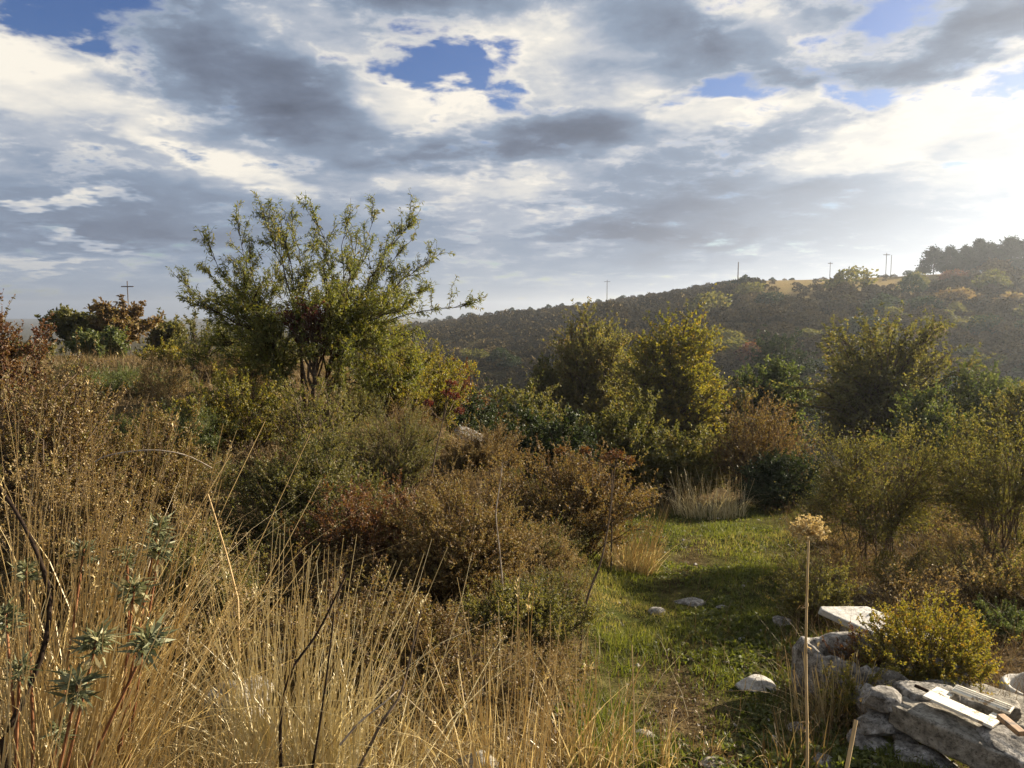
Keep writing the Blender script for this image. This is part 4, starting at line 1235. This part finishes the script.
def hill_bushes():
    rng = np.random.default_rng(99)
    kinds = [('olive', 'olive-green bush on the scrub hillside'), ('hill', 'dark bush on the scrub hillside'), ('rust', 'russet bush on the scrub hillside'),
             ('dark', 'near-black green bush on the scrub hillside'), ('tan', 'straw-coloured bush on the scrub hillside')]
    proto = []
    for i, (mt, lab) in enumerate(kinds):
        for j in range(2):
            o = blob_mesh(300 + i * 7 + j, mt).build('hillside_bush', M[mt])
            tag(o, lab, 'bush', ['olive-green hill bushes', 'dark hill bushes', 'russet hill bushes', 'near-black hill bushes', 'straw-coloured hill bushes'][i])
            proto.append(o)
    n = 0; tries = 0; used = set(); stuff = []
    while n < 4600 and tries < 40000:
        tries += 1
        a = rng.uniform(-.16, .78)
        D = float(np.interp(a, RIDGE_A, RIDGE_D))
        s = rng.uniform(.0, 1.0) ** .8
        y = 78 + (D * 1.0 - 78) * s
        fieldy = (s > .47) and (.31 < a < .56)
        if a > .5 and s > .85: continue
        if s > .72 and a > .1: size_cap = 2.2
        else: size_cap = 9
        if fieldy and rng.uniform() < (.93 if s > .62 else .75): continue
        x = a * y; z = float(gz(x, y))
        size = min(size_cap, np.exp(rng.normal(.62, .4)) * (.5 if s > .7 else 1.05))
        k = rng.choice(10, p=[.11, .10, .24, .24, .04, .04, .1, .09, .02, .02])
        stuff.append((x, y, z, size, k, rng.uniform(0, 6.28)))
        n += 1
    stuff.sort(key=lambda t: -t[3] / t[1])
    for i, (x, y, z, size, k, rz) in enumerate(stuff[:260]):
        o = proto[k]
        if k in used: o = proto[k].copy(); COL.objects.link(o)
        used.add(k)
        o.location = (x, y, z - .1); o.rotation_euler = (0, 0, rz); o.scale = (size * 1.25, size * 1.1, size * rng.uniform(.8, 1.15))
    for k, o in enumerate(proto):
        if k not in used: bpy.data.objects.remove(o)
    # the rest reads as one mass of scrub
    mb = MB()
    for x, y, z, size, k, rz in stuff[260:]:
        q = rng.integers(130, 180)
        d = rand_dir(q, rng); d[:, 2] = np.abs(d[:, 2])
        p = d * rng.uniform(.7, 1.05, (q, 1)) * np.array([.6, .6, .55]) * size + np.array([x, y, z])
        leaves(mb, p, nrm(d * .4 + rand_dir(q, rng)), size * .19 * rng.uniform(.7, 1.4, q), size * .15 * rng.uniform(.7, 1.3, q),
               np.clip(rng.normal(.12 + .075 * k, .12, q), 0, 1), rng, .1)
    tag(mb.build('hillside_scrub', M['hill']), kind='stuff')


hill_bushes()


def pine(label, px, ptop, d, w, seed):
    rng = np.random.default_rng(seed)
    x = P(px, 260, d)[0]; g = float(gz(x, d))
    h = P(px, ptop, d)[2] - g
    root = thing('pine_tree', (x, d, g - .2), label, 'pine tree', 'pines on the ridge')
    mb = MB(); tubes(mb, grow(np.zeros((1, 3)), np.array([[.03, 0, 1.0]]), np.array([h * .9]), 6, .02, .04, rng), .16, .05, 6)
    mb.build('trunk', M['bark'], root, True)
    nc, k = 80, 40
    t = rng.uniform(.12, 1, nc) ** .85
    a = rng.uniform(0, 6.28, nc)
    r = w * .5 * np.sin(np.clip(t * 1.0 + .12, 0, 1) * math.pi) ** .6 * rng.uniform(.35, 1, nc)
    c = np.stack([np.cos(a) * r, np.sin(a) * r, t * h * .95], 1)
    p = np.repeat(c, k, 0) + rng.normal(0, 1, (nc * k, 3)) * np.array([.085, .085, .06]) * w
    n = nc * k; a = np.repeat(a, k)
    lm = MB()
    leaves(lm, p, np.stack([np.cos(a), np.sin(a), rng.normal(.3, .6, n)], 1), rng.uniform(.35, .8, n), rng.uniform(.2, .4, n), np.clip(rng.normal(.4, .2, n), 0, 1), rng, .1)
    lm.build('crown', M['pine'], root)


for i, (lab, px, pt, d, w) in enumerate([
        ('dark bushy pine at the left end of the ridge grove', 934, 246, 203, 6.5),
        ('second pine from the left in the ridge grove, lower than its neighbour', 950, 247, 200, 5.5),
        ('pointed slim pine in the ridge grove', 966, 246, 192, 4.5),
        ('pine with a sharp leaning top in the middle of the ridge grove', 979, 239, 188, 5.5),
        ('broad low pine right of the sharp topped one', 991, 244, 184, 6.5),
        ('tallest rounded pine of the ridge grove', 1010, 236, 180, 7.5),
        ('pine at the right edge of the ridge grove', 1026, 241, 178, 7.0),
        ('low pine in front of the tallest rounded one', 1000, 256, 174, 6.5),
        ('dark low pine in front of the pointed slim one', 962, 260, 184, 6.0),
        ('low spreading pine at the foot of the ridge grove right edge', 1022, 262, 166, 7.0)]):
    pine(lab, px, pt, d, w, 700 + i)


def pole(label, px, pyb, pyt, d, arms=1, name='utility_pole', lattice=False, r=.13):
    b = P(px, pyb, d); g = float(gz(b[0], d)); t = P(px, pyt, d)
    h = t[2] - g
    root = thing(name, (b[0], d, g), label, 'utility pole', 'poles on the skyline')
    mb = MB(); tubes(mb, np.array([[[0, 0, 0], [0, 0, h * .5], [0, 0, h]]]), r, r * .7, 8); mb.build('mast', M['twig'], root, True)
    for k in range(arms):
        c = MB(); wd = h * .13 if not lattice else .95
        z = h * (.93 - .12 * k) if not lattice else h - .85
        zz = .08
        box_mb(c, -wd, wd, -zz, zz, z - zz, z + zz); c.build('cross_arm', M['twig'], root)
    return root


pole('mast with one wide cross arm standing behind the trees at the left', 129, 320, 281, 120, 1, lattice=True, r=.1)
pole('tallest pole on the hill skyline', 738, 276, 262, 270, 0, r=.22)
pole('faint pole on the left shoulder of the hill', 607, 297, 280, 335, 1, r=.16)
pole('small pole standing in the straw field on the ridge', 830, 272, 262, 236, 1, r=.11)
pole('taller of two close poles left of the pines', 886, 268, 253, 221, 1, r=.11)
pole('shorter of two close poles left of the pines', 891, 268, 255, 221, 0, r=.11)

# distant tree dots on the left shoulder of the ridge
rng = np.random.default_rng(321)
pr = blob_mesh(350, 'dark', 500, .12, .9)
first = None
for i, (px, w) in enumerate([(436, 3.4), (450, 4.2), (463, 4), (470, 4.4), (486, 3.4), (497, 2.8), (512, 4.2), (530, 3), (548, 4.4), (562, 3), (578, 3.4), (598, 3), (622, 3.2), (640, 3), (655, 2.6), (676, 3), (700, 3.2), (722, 3.4), (752, 3), (770, 3.2), (790, 2.4), (905, 3), (918, 3.5)]):
    a = (px - 512) / FPX
    D = float(np.interp(a, RIDGE_A, RIDGE_D)) * .99
    if first is None:
        o = first = pr.build('ridge_tree', M['dark'])
        tag(o, 'tiny round tree standing on the hill skyline', 'tree', 'tiny round trees along the skyline')
    else:
        o = first.copy(); COL.objects.link(o)
    o.location = (a * D, D, float(gz(a * D, D)) - .3); s = w * rng.uniform(.6, .95)
    o.scale = (s * 1.2, s, s); o.rotation_euler = (0, 0, rng.uniform(0, 6.28))


# ------------------------------------------------------------------ air
def haze(density, aniso):
    m, nt, N, Lk = new_mat('haze_air')
    pv = N.new('ShaderNodeVolumePrincipled')
    pv.inputs['Color'].default_value = (.80, .86, .95, 1); pv.inputs['Density'].default_value = density; pv.inputs['Anisotropy'].default_value = aniso
    out = N.new('ShaderNodeOutputMaterial'); Lk.new(pv.outputs[0], out.inputs['Volume'])
    mb = MB(); box_mb(mb, -3400, 3400, -60, 4200, -90, 46)
    o = mb.build('haze', m); tag(o, kind='stuff')


# ------------------------------------------------------------------ sky
def azel(px, py):
    v = nrm(P(px, py, 1.0) - np.array([0, 0, CAMZ]))
    return math.atan2(v[0], v[1]), math.asin(v[2])


SKYK = 0.05
CLK = 0.315
w = bpy.data.worlds.new('World'); SC.world = w; w.use_nodes = True
nt = w.node_tree; N = nt.nodes; Lk = nt.links; N.clear()


def node(t, **kw):
    n = N.new(t)
    for k, v in kw.items(): setattr(n, k, v)
    return n


def math_(op, a, b=None, c=None):
    n = node('ShaderNodeMath', operation=op)
    for i, v in enumerate((a, b, c)):
        if v is None: continue
        if isinstance(v, (int, float)): n.inputs[i].default_value = v
        else: Lk.new(v, n.inputs[i])
    return n.outputs[0]


def mrange(x, a, b, c, d, interp='SMOOTHSTEP'):
    n = node('ShaderNodeMapRange', interpolation_type=interp)
    Lk.new(x, n.inputs[0])
    for i, v in enumerate((a, b, c, d)): n.inputs[i + 1].default_value = v
    return n.outputs[0]


def mixc(f, a, b):
    n = node('ShaderNodeMix', data_type='RGBA')
    if isinstance(f, (int, float)): n.inputs[0].default_value = f
    else: Lk.new(f, n.inputs[0])
    for i, v in ((6, a), (7, b)):
        if isinstance(v, tuple): n.inputs[i].default_value = (*v, 1)
        else: Lk.new(v, n.inputs[i])
    return n.outputs[2]


sky = node('ShaderNodeTexSky', sky_type='NISHITA')
sky.sun_disc = False; sky.sun_elevation = SUN_EL; sky.sun_rotation = SUN_AZ; sky.altitude = 300; sky.dust_density = 1.0; sky.ozone_density = 2.5
tc = node('ShaderNodeTexCoord')
sp = node('ShaderNodeSeparateXYZ'); Lk.new(tc.outputs['Generated'], sp.inputs[0])
X, Y, Z = sp.outputs
az = math_('ARCTAN2', X, Y); el = math_('ARCSINE', Z)
ae = node('ShaderNodeCombineXYZ'); Lk.new(az, ae.inputs[0]); Lk.new(el, ae.inputs[1])
# plane of the cloud deck: far cloud flattens towards the horizon
zz = math_('ADD', math_('MAXIMUM', Z, 0.0), 0.16)
pl = node('ShaderNodeCombineXYZ'); Lk.new(math_('DIVIDE', X, zz), pl.inputs[0]); Lk.new(math_('DIVIDE', Y, zz), pl.inputs[1])


def noise(vec, scale, detail=6, rough=.55, dist=0.0, off=(0, 0, 0), st=(1, 1, 1), rot=0.0):
    mp = node('ShaderNodeMapping'); mp.inputs['Location'].default_value = off; mp.inputs['Scale'].default_value = st; mp.inputs['Rotation'].default_value = (0, 0, rot)
    Lk.new(vec, mp.inputs[0])
    n = node('ShaderNodeTexNoise'); n.inputs['Scale'].default_value = scale; n.inputs['Detail'].default_value = detail; n.inputs['Roughness'].default_value = rough; n.inputs['Distortion'].default_value = dist
    Lk.new(mp.outputs[0], n.inputs['Vector'])
    return n


wn = noise(pl.outputs[0], 2.2, 4, .6, off=(3, 7, 1))
ws = node('ShaderNodeVectorMath', operation='SUBTRACT'); Lk.new(wn.outputs['Color'], ws.inputs[0]); ws.inputs[1].default_value = (.5, .5, .5)
wm = node('ShaderNodeVectorMath', operation='MULTIPLY'); Lk.new(ws.outputs[0], wm.inputs[0]); wm.inputs[1].default_value = (.22, .10, 0)
wa = node('ShaderNodeVectorMath', operation='ADD'); Lk.new(ae.outputs[0], wa.inputs[0]); Lk.new(wm.outputs[0], wa.inputs[1])
WP = wa.outputs[0]


def blobs(items):
    tot = None
    for px, py, rx, ry, rot, amp in items:
        a, e = azel(px, py)
        s = node('ShaderNodeVectorMath', operation='SUBTRACT'); Lk.new(WP, s.inputs[0]); s.inputs[1].default_value = (a, e, 0)
        mp = node('ShaderNodeMapping', vector_type='TEXTURE')
        mp.inputs['Rotation'].default_value = (0, 0, math.radians(rot)); mp.inputs['Scale'].default_value = (rx / FPX, ry / FPX, 1)
        Lk.new(s.outputs[0], mp.inputs[0])
        ln = node('ShaderNodeVectorMath', operation='LENGTH'); Lk.new(mp.outputs[0], ln.inputs[0])
        v = mrange(ln.outputs[1], 1.25, .25, 0, amp)
        tot = v if tot is None else math_('ADD', tot, v)
    return tot


# light and dark masses of cloud: (photo x, y, half width, half height, tilt, amount)
mass = blobs([
    (250, 85, 140, 50, -8, -.29), (330, 125, 90, 26, -6, -.14), (420, 0, 110, 22, 0, -.26), (545, 138, 120, 24, 6, -.34), (410, 160, 60, 14, 0, -.16),
    (690, 45, 120, 40, 0, -.2), (820, 80, 70, 22, 5, -.2), (970, 50, 110, 30, 14, -.24), (130, 145, 90, 16, -6, -.18),
    (720, 205, 220, 60, 8, -.2), (930, 225, 130, 34, 6, -.16), (640, 240, 130, 26, 0, -.14), (150, 225, 190, 40, -4, -.2), (60, 240, 120, 18, 0, -.1), (380, 235, 120, 30, 0, -.10),
    (80, 110, 110, 36, -20, .26), (30, 60, 60, 30, 10, .2), (420, 95, 110, 40, 10, .28), (600, 70, 110, 40, -8, .2), (500, 25, 80, 30, 0, .16), (235, 172, 90, 14, -16, .30),
    (480, 185, 100, 16, 6, .18), (560, 215, 60, 10, 0, .16), (900, 128, 150, 24, 16, .34), (1000, 150, 110, 40, 8, .2), (740, 110, 110, 18, 8, .26), (760, 20, 70, 20, -20, .2),
    (60, 200, 70, 5, -3, .32), (95, 243, 60, 5, -7, .3), (40, 262, 50, 6, 0, .2), (580, 252, 60, 8, 0, .16), (860, 165, 60, 14, 14, .25), (1040, 230, 160, 90, 0, .1), (170, 150, 60, 8, -12, .18), (330, 40, 60, 20, 0, .1)])
gaps = blobs([
    (452, 72, 24, 8, 10, -.45), (498, 60, 14, 12, 0, -.4), (425, 55, 10, 8, 0, -.3),
    (50, 12, 85, 30, 0, .66), (140, 6, 50, 14, 0, .5), (405, 62, 50, 16, -4, .5), (450, 58, 55, 24, -8, .55), (495, 74, 46, 20, -8, .5), (535, 97, 60, 15, 0, .5), (590, 100, 50, 13, 0, .45), (705, 96, 45, 14, 0, .5), (745, 86, 40, 12, 0, .45), (850, 18, 60, 22, 4, .5), (920, 14, 75, 28, 0, .6), (1000, 92, 50, 12, 0, .42), (870, 100, 40, 12, 0, .3), (190, 0, 60, 12, 0, .42), (515, 48, 30, 16, 0, .35)])
f1 = noise(pl.outputs[0], 2.2, 9, .6, .3, off=(1.3, 4.4, 0)).outputs[0]
f2 = noise(pl.outputs[0], 6.5, 8, .62, .2, off=(12.9, 5.7, 4)).outputs[0]
f3 = noise(WP, 9, 5, .55, .2, off=(2, 1, 0), st=(1, 3.4, 1), rot=.08).outputs[0]
up = mrange(el, .05, .28, 0, 1)
tex = math_('ADD', math_('MULTIPLY', math_('SUBTRACT', f1, .5), .66), math_('MULTIPLY', math_('SUBTRACT', f2, .5), .38))
tex = math_('ADD', math_('MULTIPLY', tex, math_('MULTIPLY_ADD', up, .85, .15)), math_('MULTIPLY', math_('SUBTRACT', f3, .5), .30))
B = math_('ADD', math_('ADD', tex, mass), .495)
gapv = math_('ADD', gaps, math_('MULTIPLY', math_('ADD', math_('SUBTRACT', f2, .5), math_('SUBTRACT', f1, .5)), 2.3))
gap = mrange(gapv, .24, .74, 0, 1)
edge = mrange(gapv, .0, .36, 0, .1)
B = math_('ADD', B, edge)
cr = node('ShaderNodeValToRGB'); Lk.new(B, cr.inputs[0])
E = cr.color_ramp.elements
stops = [(.0, (.10, .12, .17)), (.2, (.16, .195, .27)), (.42, (.26, .325, .43)), (.55, (.45, .49, .56)), (.67, (.70, .69, .665)), (.84, (.95, .89, .78))]
while len(E) < len(stops): E.new(.5)
for e_, (p_, c_) in zip(E, stops):
    e_.position = p_; e_.color = (*[q_ * CLK for q_ in c_], 1)
# smooth pale air towards the horizon and towards the sun
hz = mrange(el, .10, -.02, 0, .75)
base_h = mixc(mrange(az, -.6, .6, 0, 1, 'LINEAR'), (.06, .084, .123), (.135, .158, .187))
cl = mixc(hz, cr.outputs[0], base_h)
hz2 = math_('MULTIPLY', mrange(az, .12, .66, 0, .8), mrange(el, .27, .07, 0, 1))
cl = mixc(hz2, cl, (.205, .22, .235))
sd = (math.sin(SUN_AZ) * math.cos(SUN_EL), math.cos(SUN_AZ) * math.cos(SUN_EL), math.sin(SUN_EL))
dp = node('ShaderNodeVectorMath', operation='DOT_PRODUCT'); Lk.new(tc.outputs['Generated'], dp.inputs[0]); dp.inputs[1].default_value = sd
glow = mrange(dp.outputs['Value'], .905, 1.0, 0, .5)
cl = mixc(glow, cl, (.44, .405, .35))
blue = node('ShaderNodeVectorMath', operation='SCALE'); blue.inputs[3].default_value = SKYK; Lk.new(sky.outputs[0], blue.inputs[0])
bl2 = node('ShaderNodeHueSaturation'); bl2.inputs['Saturation'].default_value = 1.25; bl2.inputs['Value'].default_value = .66; bl2.inputs['Hue'].default_value = .52; Lk.new(blue.outputs[0], bl2.inputs['Color'])
skc = mixc(gap, cl, bl2.outputs[0])
inv = node('ShaderNodeVectorMath', operation='SCALE'); inv.inputs[3].default_value = 1 / SKYK; Lk.new(skc, inv.inputs[0])
bg = node('ShaderNodeBackground'); bg.inputs[1].default_value = SKYK; Lk.new(inv.outputs[0], bg.inputs[0])
ow = node('ShaderNodeOutputWorld'); Lk.new(bg.outputs[0], ow.inputs[0])
w.cycles.sampling_method = 'MANUAL'; w.cycles.sample_map_resolution = 512

HAZE = True
if HAZE:
    haze(.00040, .70)

# ------------------------------------------------------------------ sun and camera
sl = bpy.data.lights.new('sun', 'SUN'); sl.energy = 5.0; sl.angle = math.radians(.5); sl.color = (1, .87, .68)
so = bpy.data.objects.new('sun', sl); COL.objects.link(so)
import mathutils
so.rotation_euler = mathutils.Vector(sd).to_track_quat('Z', 'Y').to_euler()
so.location = (60, 40, 40)
cd = bpy.data.cameras.new('camera'); cd.sensor_width = 36; cd.lens = FPX / 1024 * 36; cd.clip_end = 9000; cd.clip_start = .05
co = bpy.data.objects.new('camera', cd); COL.objects.link(co)
co.location = (0, 0, CAMZ); co.rotation_euler = (math.pi / 2 - PITCH, 0, 0)
SC.camera = co
SC.view_settings.view_transform = 'Standard'; SC.view_settings.look = 'None'; SC.view_settings.exposure = 1.74; SC.view_settings.gamma = 1
SC.render.engine = 'CYCLES'
cy = SC.cycles
cy.max_bounces = 5; cy.diffuse_bounces = 2; cy.glossy_bounces = 1; cy.transmission_bounces = 2; cy.volume_bounces = 0; cy.transparent_max_bounces = 4
cy.caustics_reflective = False; cy.caustics_refractive = False
cy.use_adaptive_sampling = True; cy.adaptive_threshold = .015
cy.use_denoising = True
try:
    cy.denoiser = 'OPENIMAGEDENOISE'; cy.denoising_prefilter = 'ACCURATE'
except Exception:
    pass
cy.sample_clamp_indirect = 4
